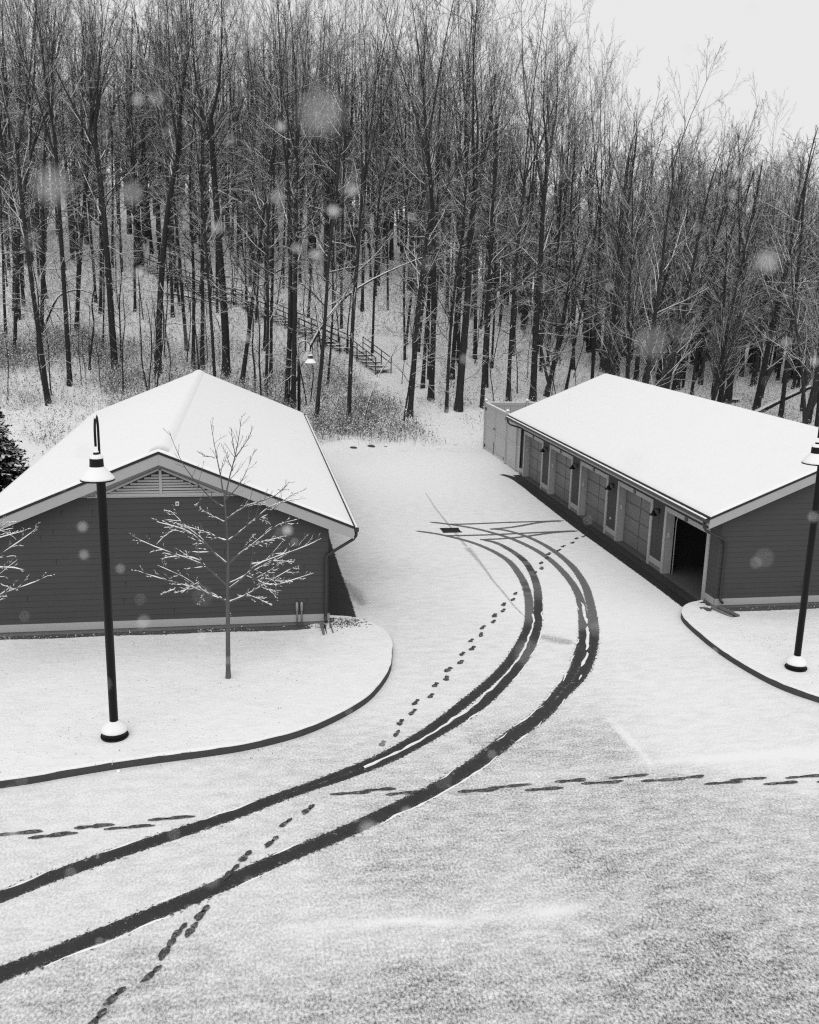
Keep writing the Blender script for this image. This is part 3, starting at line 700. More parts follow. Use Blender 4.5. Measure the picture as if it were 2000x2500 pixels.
MB().box(GX-.03, GX2+.03, GY-.032, GY-.0, .17, .385).build('base_trim', M_TRIM, GB, bevel=.004)
DH = 2.24
for k, o in enumerate(OP):
    fr = MB()
    fr.box(GX-.05, GX, o-tw, o, .04, DH+.16); fr.box(GX-.05, GX, o+OW, o+OW+tw, .04, DH+.16)
    fr.box(GX-.05, GX, o+.001, o+OW-.001, DH, DH+.16)
    # reveals
    fr.box(GX+.001, GX+.26, o-.02, o, .04, DH); fr.box(GX+.001, GX+.26, o+OW, o+OW+.02, .04, DH); fr.box(GX+.001, GX+.26, o, o+OW, DH, DH+.02)
    dfr = fr.build('door_frame', M_TRIM, GB, bevel=.004)
    MB().box(GX+.05, GX+.12, o+OW-.035, o+OW-.001, 1.32, 1.50).build('keypad', M_KEYPAD, dfr, bevel=.008)
    MB().box(GX-.066, GX-.051, o+OW*.5-.10, o+OW*.5+.10, DH+.02, DH+.15).build('number_plate', M_GUTTER, dfr)
    if k:
        d = MB(); d.box(GX+.25, GX+.29, o+.001, o+OW-.001, .04, DH-.001)
        rows, cols = 4, 2; ph, pw = (DH-.04)/rows, OW/cols
        for r_ in range(rows):
            for c_ in range(cols):
                y0_, z0_ = o+c_*pw, .04+r_*ph; g_ = .025
                d.box(GX+.235, GX+.25, y0_+g_, y0_+pw-g_, z0_+g_, z0_+ph-g_)
        dd = d.build('garage_door', M_DOOR, GB, bevel=.006)
        sm = MB()
        for r_ in range(1, rows): sm.box(GX+.246, GX+.2495, o+.002, o+OW-.002, .04+r_*ph-.008, .04+r_*ph+.008)
        sm.box(GX+.246, GX+.2495, o+pw-.006, o+pw+.006, .05, DH-.01)
        sm.build('panel_seam', M_SEAM, dd)
    else:
        MB().tube([(GX+.30, o+OW-.06, .04), (GX+.30, o+OW-.06, 1.9), (GX+.36, o+OW-.06, 2.15), (GX+.6, o+OW-.06, 2.3), (GX+2.5, o+OW-.06, 2.32)], .02, 6).build('door_rail', M_STEEL, GB)
        d = MB(); d.box(GX+.6, GX+2.9, o+.02, o+OW-.1, 2.36, 2.40); d.build('garage_door', M_DOOR, GB)
# apron strip, slightly paler concrete at the sills
MB().box(GX-.42, GX-.051, GY+.1, GY1-.3, -.02, .018).build('door_apron', M_APRON, GB)
for k in range(4):
    yc = (OP[k]+OW+OP[k+1])/2+.02
    MB().box(GX-.045, GX-.019, yc-.07, yc+.07, 2.02, 2.20).build('lamp_bracket', M_BLACK, GB)
    arm = MB().tube([(GX-.04, yc, 2.12), (GX-.12, yc, 2.19), (GX-.19, yc, 2.18), (GX-.22, yc, 2.10)], .014, 8)
    lo_ = arm.build('wall_lamp', M_BLACK, GB, True)
    MB().lathe([(.02,2.12),(.05,2.09),(.07,2.03),(.135,1.965),(.14,1.955),(.06,2.01),(.01,2.02)], GX-.22, yc, 20).build('lamp_shade', M_BLACK, lo_, True)
yc = (OP[2]+OP[1]+OW)/2
MB().lathe([(.001,-.05),(.06,-.045),(.075,-.01),(.075,0)], 0, 0, 14).build('hose_outlet', M_STEEL, GB, True)
ho = bpy.data.objects['hose_outlet']; ho.rotation_euler = (0, R(90), 0); ho.location = (GX-.02, yc+.03, .78)
downspout([(XE_-.05,25.42,2.88),(XE_-.05,25.40,2.72),(XE_+.02,25.36,2.60),(GX+.02,25.48,2.30),(GX+.10,25.50,2.20),(GX+.12,25.515,2.05),(GX+.12,25.515,.50),(GX+.13,25.50,.36),(GX+.16,25.40,.30)], GB)
downspout([(XE_-.05,47.35,2.88),(XE_-.05,47.3,2.70),(XE_+.05,47.1,2.60),(GX-.03,46.85,2.45),(GX-.07,46.8,2.35),(GX-.07,46.8,.4)], GB)
MB().tube([(16.95,GY-.06,0.),(16.95,GY-.06,.78)], .022, 8).build('conduit_pipe', M_STEEL, GB, True)
MB().lathe([(.024,.58),(.042,.60),(.042,.80),(.030,.85),(.008,.87)], 16.95, GY-.06, 10).build('conduit_cap', M_STEEL, GB, True)

# splash blocks on the lawns
def splash(x, y, rz, z, label):
    o = empty('splash_block', (x, y, z), label, 'splash block', 'downspout splash blocks', rz)
    m = MB(); m.box(-.15,.15,-.46,.46,0,.03); m.box(-.15,-.115,-.46,.46,.031,.085); m.box(.115,.15,-.46,.46,.031,.085); m.box(-.115,.115,.42,.46,.031,.085)
    m.build('trough', M_CONC, o, bevel=.006)
    s = MB(); s.box(-.05,.05,-.44,.36,.0305,.040); s.build('wet_channel', M_GUTTER, o)
splash(2.09, 24.93, R(2), .10, 'pale concrete splash block under the corner downspout of the left building')
splash(14.12, 25.08, R(14), .10, 'dark wet splash block under the corner downspout of the garage')

# ------------------------------------------------------------------ white fenced enclosure beyond the garage
fe = empty('fence_enclosure', (14.1, 47.3, 0), 'tall white panel fence enclosing the yard corner beyond the garage', 'fence')
FX, FZ = 14.08, 2.80
def fpanel(y0, y1, name='fence_panel', x=FX):
    m = MB(); lx = x-14.1
    m.box(lx-.02, lx+.02, y0-47.3, y1-47.3, .12, FZ); m.box(lx-.045, lx+.045, y0-47.3, y1-47.3, .10, .24); m.box(lx-.045, lx+.045, y0-47.3, y1-47.3, FZ-.14, FZ)
    m.box(lx-.045, lx+.045, y0-47.3, y1-47.3, 1.32, 1.44)
    m.box(lx-.045, lx+.045, y0-47.3, y0-47.3+.10, .241, 1.319); m.box(lx-.045, lx+.045, y1-47.3-.10, y1-47.3, .241, 1.319)
    m.box(lx-.045, lx+.045, y0-47.3, y0-47.3+.10, 1.441, FZ-.141); m.box(lx-.045, lx+.045, y1-47.3-.10, y1-47.3, 1.441, FZ-.141)
    o = m.build(name, M_VINYL, fe, bevel=.004)
    MB().box(lx-.06, lx+.06, y0-47.3, y1-47.3, FZ+.001, FZ+.05).build('panel_snow', M_SNOW, o, bevel=.02)
    return o
def fpost(x, y, h=FZ+.14, w_=.075):
    m = MB(); m.box(x-14.1-w_, x-14.1+w_, y-47.3-w_, y-47.3+w_, 0, h); o = m.build('fence_post', M_VINYL, fe, bevel=.006)
    MB().hexa([(x-14.1-w_-.015,y-47.3-w_-.015,h+.001),(x-14.1+w_+.015,y-47.3-w_-.015,h+.001),(x-14.1+w_+.015,y-47.3+w_+.015,h+.001),(x-14.1-w_-.015,y-47.3+w_+.015,h+.001),
               (x-14.1-.03,y-47.3-.03,h+.10),(x-14.1+.03,y-47.3-.03,h+.10),(x-14.1+.03,y-47.3+.03,h+.10),(x-14.1-.03,y-47.3+.03,h+.10)]).build('post_cap', M_SNOW, o)
for y in (54.87, 50.05, 47.95): fpost(FX, y)
gm1 = fpanel(52.50, 54.75, 'gate_leaf'); gm2 = fpanel(50.17, 52.46, 'gate_leaf'); fpanel(48.04, 49.94); fpanel(47.25, 47.86)
fpost(FX, 47.16)
for go_, yy in ((gm1, 54.70), (gm2, 50.20)):
    for zz in (.25, 2.45):
        MB().box(FX-14.1-.065, FX-14.1-.046, yy-47.3-.13, yy-47.3+.09, zz-.07, zz+.09).build('gate_hinge', M_BLACK, go_, bevel=.006)
MB().box(FX-14.1-.07, FX-14.1-.046, 52.35-47.3, 52.70-47.3, 1.55, 1.60).build('gate_latch', M_BLACK, gm1)
MB().tube([(FX-14.1-.06, 52.55-47.3, .05), (FX-14.1-.06, 52.55-47.3, .75), (FX-14.1-.06, 52.75-47.3, .78)], .014, 6).build('drop_bolt', M_BLACK, gm1)
# back run
xp = FX+.08
while xp < 20:
    m = MB(); a, c = xp-14.1, xp+2.35-14.1; yb = 54.87-47.3
    m.box(a, c, yb-.02, yb+.02, .1, FZ); m.box(a, c, yb-.045, yb+.045, FZ-.18, FZ); m.box(a, c, yb-.045, yb+.045, .10, .26)
    for q in np.arange(a+.30, c, .38): m.box(q, q+.012, yb-.026, yb-.0205, .27, FZ-.19)
    o = m.build('fence_panel', M_VINYL, fe, bevel=.003)
    MB().box(a, c, yb-.06, yb+.06, FZ+.001, FZ+.05).build('panel_snow', M_SNOW, o, bevel=.02)
    fpost(xp+2.45, 54.87); xp += 2.55
# bin lid showing over the fence
bn = empty('refuse_bin', (15.2, 48.9, 0), 'grey box topped with snow showing over the white fence', 'bin')
MB().box(-.35,.35,-.75,.75,0,2.72).build('bin_body', M_STEEL, bn, bevel=.03)
MB().box(-.40,.40,-.80,.80,2.721,2.86).build('lid', M_TRIM, bn, bevel=.02)
MB().box(-.40,.40,-.80,.80,2.861,2.93).build('lid_snow', M_SNOW, bn, bevel=.03)

# ------------------------------------------------------------------ street lamps
SL = empty('street_lamp', (-2.835, 18.9, .15), 'black lamp post with bent neck and snowy shade on the left lawn beside the kerb', 'street lamp', 'black gooseneck lamp posts')
MB().lathe([(.265,-.10),(.265,.06),(.285,.065),(.285,.085),(.25,.09),(.25,.19),(.235,.21),(.10,.25)], 0, 0, 32).build('base', M_BLACK, SL)
bs = MB().lathe([(.262,.185),(.268,.215),(.255,.26),(.215,.315),(.15,.37),(.11,.40),(.092,.41)], 0, 0, 32).build('base_snow', M_SNOW, SL, True)
MB().lathe([(.088,.20),(.088,5.60),(.078,5.66),(.06,5.70),(.05,5.78),(.03,5.80)], 0, 0, 20).build('pole', M_BLACK, SL, True)
arc = [(0,0,5.70),(0,0,6.50)]+[(0,-.31+.31*math.cos(a),6.50+.31*math.sin(a)) for a in np.linspace(.15, math.pi, 16)]+[(0,-.62,6.28)]
MB().tube(arc, .024, 10).build('arm', M_BLACK, SL, True)
sh = MB().lathe([(.052,6.18),(.052,6.09),(.125,6.085),(.13,5.93),(.135,5.905),(.115,5.90),(.30,5.665),(.318,5.655),(.318,5.635),(.29,5.645),(.10,5.85),(.01,5.86)], 0, -.62, 32).build('lamp_shade', M_BLACK, SL)
sn = MB().lathe([(.112,5.914),(.145,5.89),(.24,5.775),(.305,5.70),(.319,5.672),(.308,5.662)], 0, -.62, 48, False)
MB().lathe([(.128,6.058),(.124,6.095),(.10,6.12),(.055,6.13)], 0, -.62, 32, False).build('collar_snow', M_SNOW, sh, True); MB().lathe([(.055,6.172),(.05,6.19),(.02,6.20)], 0, -.62, 16).build('cap_snow', M_SNOW, sh, True)
# ridge of snow along the top of the neck
MB().tube([(0,-.31+.31*math.cos(a),6.525+.31*math.sin(a)) for a in np.linspace(1.0, 2.2, 8)], [.004,.014,.018,.018,.018,.018,.014,.004], 8).build('neck_snow', M_SNOW, sh, True)
sn.build('shade_snow', M_SNOW, sh, True)
def lamp_copy(loc, rz, label, sc=1.):
    c = copy_tree(SL); c.location = loc; c.rotation_euler = (0, 0, rz); c.scale = (sc,)*3; c['label'] = label; return c
SL.rotation_euler = (0, 0, R(3))
lamp_copy((13.74, 20.65, .15), R(-47), 'black lamp post with snowy shade on the right lawn before the garage end wall', .965)
lamp_copy((2.72, 50.0, -.05), R(84), 'distant black lamp post against the trees behind the left roof', .97)

# ------------------------------------------------------------------ trees
def batch_tubes(P, Rr, sides, snow):
    """P (N,k,3) Rr (N,k) snow (N,k) -> V,F,attr"""
    N, k, _ = P.shape
    T = np.gradient(P, axis=1); T /= np.linalg.norm(T, axis=2, keepdims=True)+1e-9
    ref = np.where(np.abs(T[..., 2:3]) < .92, np.array([0,0,1.]), np.array([1.,0,0]))
    a = np.cross(T, ref); a /= np.linalg.norm(a, axis=2, keepdims=True)+1e-9
    b = np.cross(a, T)
    an = np.arange(sides)*2*np.pi/sides+np.pi/2
    ring = a[:, :, None]*np.cos(an)[None, None, :, None]+b[:, :, None]*np.sin(an)[None, None, :, None]
    V = P[:, :, None]+ring*Rr[:, :, None, None]
    i = np.arange(N*k*sides).reshape(N, k, sides); i2 = np.roll(i, -1, axis=2)
    F = np.stack([i[:, :-1], i2[:, :-1], i2[:, 1:], i[:, 1:]], -1).reshape(-1, 4)
    return V.reshape(-1, 3), F, np.repeat(snow.reshape(-1), sides)
def join(parts):
    V, F, A, n = [], [], [], 0
    for v, f, a in parts: V.append(v); F.append(f+n); A.append(a); n += len(v)
    return np.vstack(V), np.vstack(F), np.concatenate(A)
def grow(rng, P, Rr, m, t0, t1, ang, leng, trop, k, rfac, rmin, jit=.12, flat=None):
    """children of every branch in P, m each"""
    N, K, _ = P.shape
    t = np.tile((np.arange(m)+.5)/m, (N, 1))+rng.uniform(-.5, .5, (N, m))/m
    t = t0+np.clip(t, 0, 1)*(t1-t0)
    u = t*(K-1); i = np.clip(u.astype(int), 0, K-2); fr = (u-i)[..., None]
    n = np.arange(N)[:, None]
    base = P[n, i]*(1-fr)+P[n, i+1]*fr; tan = P[n, i+1]-P[n, i]; tan = tan/(np.linalg.norm(tan, axis=2, keepdims=True)+1e-9)
    r0 = Rr[n, i]*(1-fr[..., 0])+Rr[n, i+1]*fr[..., 0]
    q = rng.normal(size=(N, m, 3)); q -= (q*tan).sum(2, keepdims=True)*tan; q /= np.linalg.norm(q, axis=2, keepdims=True)+1e-9
    if flat is not None: q[..., 2] *= flat; q /= np.linalg.norm(q, axis=2, keepdims=True)+1e-9
    a = rng.normal(ang, .18, (N, m))[..., None]
    d = np.cos(a)*tan+np.sin(a)*q
    plen = np.linalg.norm(P[:, -1]-P[:, 0], axis=1)[:, None]
    L = plen*leng*(1.15-.75*t)*rng.uniform(.6, 1.25, (N, m))
    pts = [base]; cur = base
    for s in range(k-1):
        d = d+rng.normal(0, jit, d.shape)+np.array([0, 0, trop]); d = d/np.linalg.norm(d, axis=2, keepdims=True)
        cur = cur+d*(L/(k-1))[..., None]; pts.append(cur)
    Q = np.stack(pts, 2).reshape(N*m, k, 3)
    rs = np.maximum(r0*rfac, rmin).reshape(-1, 1)*np.linspace(1, .38, k)[None]
    return Q, rs
def trunk_line(rng, Ht, r0, k=14, wob=.15, lean=(0, 0)):
    z = np.linspace(0, 1, k); w = np.cumsum(rng.normal(0, wob*1.3, (k, 2)), 0)*np.linspace(0, 1, k)[:, None]; w[1:-1] = (w[:-2]+2*w[1:-1]+w[2:])/4
    P = np.concatenate([w+np.outer(z**1.3, lean)*Ht, (z*Ht)[:, None]], 1)
    r = r0*(1-z)**.75*.92+.02; r[0] *= 1.35
    return P[None], r[None]
def snow_of(rng, P, lo, hi, p=1.):
    n, k = P.shape[:2]; v = np.where(rng.random(n) < p, rng.uniform(lo, hi, n), 0.); return np.repeat(v[:, None], k, 1)
def make_tall(seed, Ht=26., r0=.24, cb=.42, fork=False, nl=3, split=.60):
    rng = np.random.default_rng(seed); tk = []; cr = []
    k = 14; z = np.linspace(0, 1, k); w = np.cumsum(np.cumsum(rng.normal(0, .028, (k, 2)), 0), 0)*z[:, None]
    P = np.concatenate([w, (z*Ht*split)[:, None]], 1)[None]; r = (r0*(1-.42*z))[None]; r[0, 0] *= 1.35
    tk.append(batch_tubes(P, r, 8, np.full(P.shape[:2], .03)))
    # the stem divides into a few tall ascending limbs
    Q, rs = grow(rng, P, r, nl, .90, 1., .30 if not fork else .36, 1.75, .05, 10, .68, .03, .055)
    L0 = np.linalg.norm(Q[:, -1]-Q[:, 0], axis=1); rs = rs*np.linspace(1, .3, 10)[None]
    tk.append(batch_tubes(Q, rs, 7, np.full(Q.shape[:2], .04)))
    # lower crown limbs
    U, ru = grow(rng, P, r, 8, cb/split*.9, .97, .72, .36, .07, 8, .36, .022, .09)
    cr.append(batch_tubes(U, ru, 5, snow_of(rng, U, .8, 1., .95)))
    A, ra = grow(rng, Q, rs, 11, .12, 1., .70, .50, .05, 8, .46, .018, .10)
    cr.append(batch_tubes(A, ra, 4, snow_of(rng, A, .5, 1., .8)))
    for (X_, rX, m) in ((U, ru, 7), (A, ra, 7)):
        B, rb = grow(rng, X_, rX, m, .15, 1., .64, .46, .05, 5, .55, .0125, .13)
        cr.append(batch_tubes(B, rb, 3, snow_of(rng, B, .4, 1., .75)))
        C, rc = grow(rng, B, rb, 4, .12, 1., .60, .54, .03, 4, .6, .0095, .13)
        cr.append(batch_tubes(C, rc, 3, snow_of(rng, C, .3, 1., .55)))
    # low dead side branches loaded with snow
    D, rd = grow(rng, P, r, 26, .14, .92, 1.30, .24, .012, 8, .15, .019, .15)
    cr.append(batch_tubes(D, rd, 4, snow_of(rng, D, .8, 1., .95)))
    E_, re = grow(rng, D, rd, 5, .2, 1., .7, .50, .0, 5, .65, .0130, .14, .5)
    cr.append(batch_tubes(E_, re, 3, snow_of(rng, E_, .6, 1., .85)))
    G, rg = grow(rng, E_, re, 3, .2, 1., .7, .50, .0, 3, .7, .0095, .14, .6)
    cr.append(batch_tubes(G, rg, 3, snow_of(rng, G, .4, 1., .65)))
    return tk, cr
def make_mid(seed, Ht=17., r0=.13, cb=.25):
    rng = np.random.default_rng(seed); tk = []; cr = []
    P, r = trunk_line(rng, Ht, r0, 12, .16); tk.append(batch_tubes(P, r, 7, np.full(P.shape[:2], .03)))
    Q, rs = grow(rng, P, r, 30, cb, .97, 1.06, .25, .035, 8, .36, .020, .11)
    cr.append(batch_tubes(Q, rs, 4, snow_of(rng, Q, .6, 1., .85)))
    B, rb = grow(rng, Q, rs, 6, .15, 1., .66, .54, .02, 5, .6, .0130, .13, .6)
    cr.append(batch_tubes(B, rb, 3, snow_of(rng, B, .5, 1., .7)))
    C, rc = grow(rng, B, rb, 4, .15, 1., .62, .52, .02, 3, .65, .0100, .13)
    cr.append(batch_tubes(C, rc, 3, snow_of(rng, C, .3, .9, .5)))
    return tk, cr
def make_spread(seed, Ht=20., r0=.22, stems=3, bias=(.18, -.1)):
    rng = np.random.default_rng(seed); tk = []; cr = []
    P, r = trunk_line(rng, Ht*.92, r0, 12, .14, (bias[0]*.35, bias[1]*.3)); tk.append(batch_tubes(P, r, 8, np.full(P.shape[:2], .04)))
    S_, rS = grow(rng, P, r, stems, .03, .16, .24, .80, .035, 9, .66, .03, .05); rS = rS*np.linspace(1, .35, 9)[None]
    tk.append(batch_tubes(S_, rS, 7, np.full(S_.shape[:2], .05)))
    for (A, ra, n, t0) in ((P, r, 22, .16), (S_, rS, 16, .15)):
        Q, rs = grow(rng, A, ra, n, t0, .98, .74, .34, .07, 8, .34, .016, .09)
        cr.append(batch_tubes(Q, rs, 5, snow_of(rng, Q, .5, 1., .8)))
        B, rb = grow(rng, Q, rs, 8, .15, 1., .52, .48, .05, 6, .55, .0120, .09)
        cr.append(batch_tubes(B, rb, 3, snow_of(rng, B, .6, 1., .85)))
        C, rc = grow(rng, B, rb, 4, .15, 1., .52, .52, .04, 4, .6, .0095, .10)
        cr.append(batch_tubes(C, rc, 3, snow_of(rng, C, .4, 1., .65)))
    return tk, cr
def make_sapling(seed, Ht=7., r0=.045):
    rng = np.random.default_rng(seed); tk = []; cr = []
    P, r = trunk_line(rng, Ht, r0, 12, .10); r = np.maximum(r*.9, .012); tk.append(batch_tubes(P, r, 6, np.full(P.shape[:2], .02)))
    Q, rs = grow(rng, P, r, 13, .25, .97, .95, .24, .05, 5, .45, .010, .14)
    cr.append(batch_tubes(Q, rs, 3, snow_of(rng, Q, .6, 1., .8)))
    B, rb = grow(rng, Q, rs, 5, .2, 1., .7, .5, .03, 4, .6, .0075, .14)
    cr.append(batch_tubes(B, rb, 3, snow_of(rng, B, .4, 1., .6)))
    return tk, cr
PROTO = {}
HT = dict(tall=26., fork=26., mid=17., spread=20., sapling=7.)
def proto(kind, i, parts):
    tk, cr = parts
    T_, C_ = join(tk), join(cr)
    f_ = HT[kind]/max(T_[0][:, 2].max(), np.percentile(C_[0][:, 2], 99.7))
    if kind in ('tall', 'fork', 'spread'): T_ = (T_[0]*f_, T_[1], T_[2]); C_ = (C_[0]*f_, C_[1], C_[2])
    PROTO.setdefault(kind, []).append((T_, C_))
for i in range(6): proto('tall', i, make_tall(100+i, cb=(.38,.44,.48,.36,.42,.46)[i], nl=(3,2,4,3,3,2)[i], split=(.58,.66,.52,.62,.56,.70)[i]))
for i in range(2): proto('fork', i, make_tall(140+i, fork=True, cb=.52, nl=2, split=.56))
for i in range(4): proto('mid', i, make_mid(200+i))
for i in range(4): proto('spread', i, make_spread(300+i, stems=(2,3,4,2)[i]))
for i in range(4): proto('sapling', i, make_sapling(400+i))
HT = dict(tall=26., fork=26., mid=17., spread=20., sapling=7.); R0 = dict(tall=.24, fork=.24, mid=.13, spread=.22, sapling=.045)
ROOTS = {}
def first_tree(kind, i):
    (tv, tf, ta), (cv, cf, ca) = PROTO[kind][i]
    o = bpy.data.objects.new('sapling' if kind == 'sapling' else 'bare_tree', None); link(o)
    mesh_np('trunk', tv, [tf], M_BARK, o, True, {'snow': ta})
    mesh_np('crown', cv, [cf], M_TWIG, o, True, {'snow': ca})
    return o
def put_tree(kind, i, x, y, height, rz, lean=0., rad=None, label=None, group=None, leany=0., z=None):
    key = (kind, i % len(PROTO[kind]))
    if key in ROOTS: o = copy_tree(ROOTS[key])
    else: o = first_tree(*key); ROOTS[key] = o
    s = height/HT[kind]; sr = s
    if rad: sr = np.clip(rad/(R0[kind]*1.0), .6*s, 1.7*s)
    zz = hz(x, y)-.12 if z is None else z
    o.matrix_world = Matrix.Translation((x, y, zz)) @ Matrix.Rotation(math.atan(lean), 4, 'Y') @ Matrix.Rotation(-math.atan(leany), 4, 'X') @ Matrix.Rotation(rz, 4, 'Z') @ Matrix.Diagonal((sr, sr, s, 1))
    tag(o, label, 'sapling' if kind == 'sapling' else 'tree', group)
    return o
def az(x, y): return math.degrees(math.atan2(x, y))
SKY = [(-20, 23), (7.5, 21), (8.6, 14), (9.9, 14), (10.8, 22), (20., 18.), (21.9, 14.2), (23.5, 12.4), (25.4, 10.5), (29, 9.2), (31, 8.8), (33.2, 8.1), (45, 7.5)]
FSKY = [(-20, 20.), (-6, 18.8), (-2, 17.2), (3, 16.6), (8, 14.6), (9.3, 13.), (11, 16.), (14, 17.5), (18, 16.6), (20, 15.), (21.9, 12.), (25.4, 9.7), (29, 8.6), (33.2, 7.6), (45, 7)]
def cap(x, y, tab, jit=0.):
    d = math.hypot(x, y); e = np.interp(az(x, y), [a for a, _ in tab], [b for _, b in tab])+jit
    return 9.5+d*math.tan(R(e))-hz(x, y)
HERO = [
 ('mid', 0, 'slender dark trunk leaning slightly near the left picture edge at the wood edge', None),
 ('mid', 1, 'thin tilted trunk just left of the snow plastered bent stem', None),
 ('tall', 0, 'dark straight trunk just right of the snow plastered bent stem', None),
 ('tall', 1, 'stout pale barked tree standing in brush left of the left roof peak', None),
 ('sapling', 0, 'thin sapling beside the stout tree left of the roof peak', None),
 ('tall', 2, 'dark tree with swollen bark scar just left of the left roof peak', None),
 ('mid', 2, 'right hand one of two close thin trunks behind the left roof peak', None),
 ('mid', 3, 'left hand one of two close thin trunks behind the left roof peak', None),
 ('fork', 0, 'tall straight tree forking into a Y high against the sky', None),
 ('mid', 0, 'leaning slim tree rising behind the left roof slope', None),
 ('sapling', 1, 'very thin sapling behind the left roof slope', None),
 ('mid', 1, 'thin upright tree behind the middle of the left roof slope', None),
 ('mid', 2, 'thin tree just right of the leaning slim tree behind the left roof', None),
 ('tall', 3, 'thick dark trunk close left of the distant lamp post', None),
 ('tall', 4, 'second thick trunk touching the distant lamp post', None),
 ('mid', 3, 'slim tree just right of the distant lamp post at the yard end', None),
 ('tall', 0, 'straight dark tree alone between the distant lamp and the timber stairs', None),
 ('tall', 1, 'large dark tree in brush to the right of the timber stairs', None),
 ('tall', 2, 'dark tree with flared base above the snowy path right of the stairs', None),
 ('mid', 0, 'short thin stem before the largest trunk at the far yard end', None),
 ('mid', 1, 'thin trunk halfway between the stairs and the fence corner', None),
 ('fork', 1, 'largest tall tree left of the white fence, leaning slightly', None),
 ('tall', 3, 'dark upright trunk just behind the largest tall tree by the fence', None),
 ('mid', 2, 'thin tree beside the corner post of the white fence', None),
 ('tall', 4, 'dark tree rising behind the white back fence', None),
 ('tall', 0, 'thick dark trunk rising behind the far end of the garage roof', None),
 ('spread', 1, 'trunk leaning steeply to the side behind the far garage gable', None),
 ('mid', 3, 'thin trunk behind the garage roof slope left of its peak', None),
 ('spread', 0, 'heavy dark trunk directly behind the garage roof peak', None),
 ('spread', 3, 'second heavy trunk just right of the garage roof peak', None),
 ('tall', 1, 'dark trunk between the roof peak trunks and the multi stemmed clump', None),
 ('spread', 2, 'broad multi stemmed dark clump rising behind the garage ridge', None),
 ('mid', 0, 'thin stem just right of the multi stemmed clump', None),
 ('mid', 1, 'slim tree left of the short log behind the garage', None),
 ('spread', 1, 'leaning tree with wide arching snow lined boughs over the garage ridge', None),
 ('spread', 0, 'dark trunk just left of the fallen tree behind the garage', None),
 ('mid', 2, 'dark trunk behind the fallen tree beyond the garage', None),
 ('spread', 3, 'dark tree past the fallen tree near the right picture edge', None),
 ('mid', 3, 'thin trunk cut by the right picture edge above the garage ridge', None),
]

occupied = []
for (kind, pi_, label, group), (x, y, z, lean, rad) in zip(HERO, DATA['trees']):
    hmax = cap(x, y, SKY)
    base = {'tall': 31, 'fork': 30, 'mid': 19, 'spread': 24, 'sapling': 6.5}[kind]
    h_ = min(base*random.uniform(.95, 1.06), hmax)
    if kind == 'mid' and rad > .12: h_ = min(22, hmax)
    if lean > .2: h_ = 14.
    put_tree(kind, pi_, x, y, h_, random.uniform(0, 6.28), np.clip(lean, -.25, .25)*.9, rad, label, group)
    occupied.append((x, y))
# the wood behind
ZONE = [(-99, 2., 'bare forest tree high on the wooded hillside behind the left building', 'trees on the hillside behind the left building'),
        (2., 17., 'bare forest tree in the dense wood beyond the yard end', 'trees in the wood beyond the yard end'),
        (17., 99, 'bare forest tree in the wood behind the garage roof', 'trees in the wood behind the garage')]
count = 0; tries = 0
while count < 235 and tries < 20000:
    tries += 1
    a = random.uniform(-14.5, 34.5); d = math.sqrt(random.uniform(62**2, 122**2))
    x, y = d*math.sin(R(a)), d*math.cos(R(a))
    y_edge = 56+24*float(ss((x-15)/32))-6*float(ss((-8-x)/15))
    if a < 21 and y < y_edge+9: continue
    if a >= 21 and y < 58: continue
    if 14 < x < 27 and y < 57: continue
    if a > 20 and random.random() < .45 and d < 100: continue
    # keep the stair line open
    if any((x-u)**2+(y-v)**2 < (1.6 if a > 4 else 2.6)**2 for u, v in occupied): continue
    sx = np.interp(y, [72.6, 77.9, 82.7, 91.5, 101.7], [10.4, 8.5, 5., -2.5, -10.])
    if 70 < y < 103 and abs(x-sx) < (1.7 if y < 84 else .7): continue
    if 6.2 < a < 8.9 and y < 76: continue
    occupied.append((x, y)); count += 1
    zone = next(z for z in ZONE if z[0] <= a < z[1])
    if a < 21: kind = random.choices(['tall', 'fork', 'mid'], [.52, .10, .38])[0]
    else: kind = random.choices(['tall', 'spread', 'mid'], [.22, .5, .28])[0]
    hm = cap(x, y, FSKY if random.random() < .8 else SKY, random.gauss(-.3, 1.1))
    if not (8.4 < a < 10.2) : hm = max(hm, 11)
    hh = min(hm, {'tall': random.uniform(24, 34), 'fork': random.uniform(24, 32), 'mid': random.uniform(13, 22), 'spread': random.uniform(16, 23)}[kind])
    put_tree(kind, random.randrange(9), x, y, hh, random.uniform(0, 6.28), random.gauss(.01, .05)+(.06 if a > 21 else 0), random.uniform(.07, .2) if kind != 'mid' else random.uniform(.05, .12), zone[2], zone[3], random.gauss(0, .03))
# thin understorey saplings between the trunks
count = 0
while count < 75:
    a = random.choice([random.uniform(-13.5, 6.), random.uniform(-13.5, 6.), random.uniform(9, 20)]); d = math.sqrt(random.uniform(60**2, 96**2)); x, y = d*math.sin(R(a)), d*math.cos(R(a))
    if y < 59: continue
    put_tree('sapling', random.randrange(4), x, y, random.uniform(4, 9), random.uniform(0, 6.28), random.gauss(0, .08), None, 'thin leafless sapling among the trunks of the wood', 'understorey saplings')
    count += 1
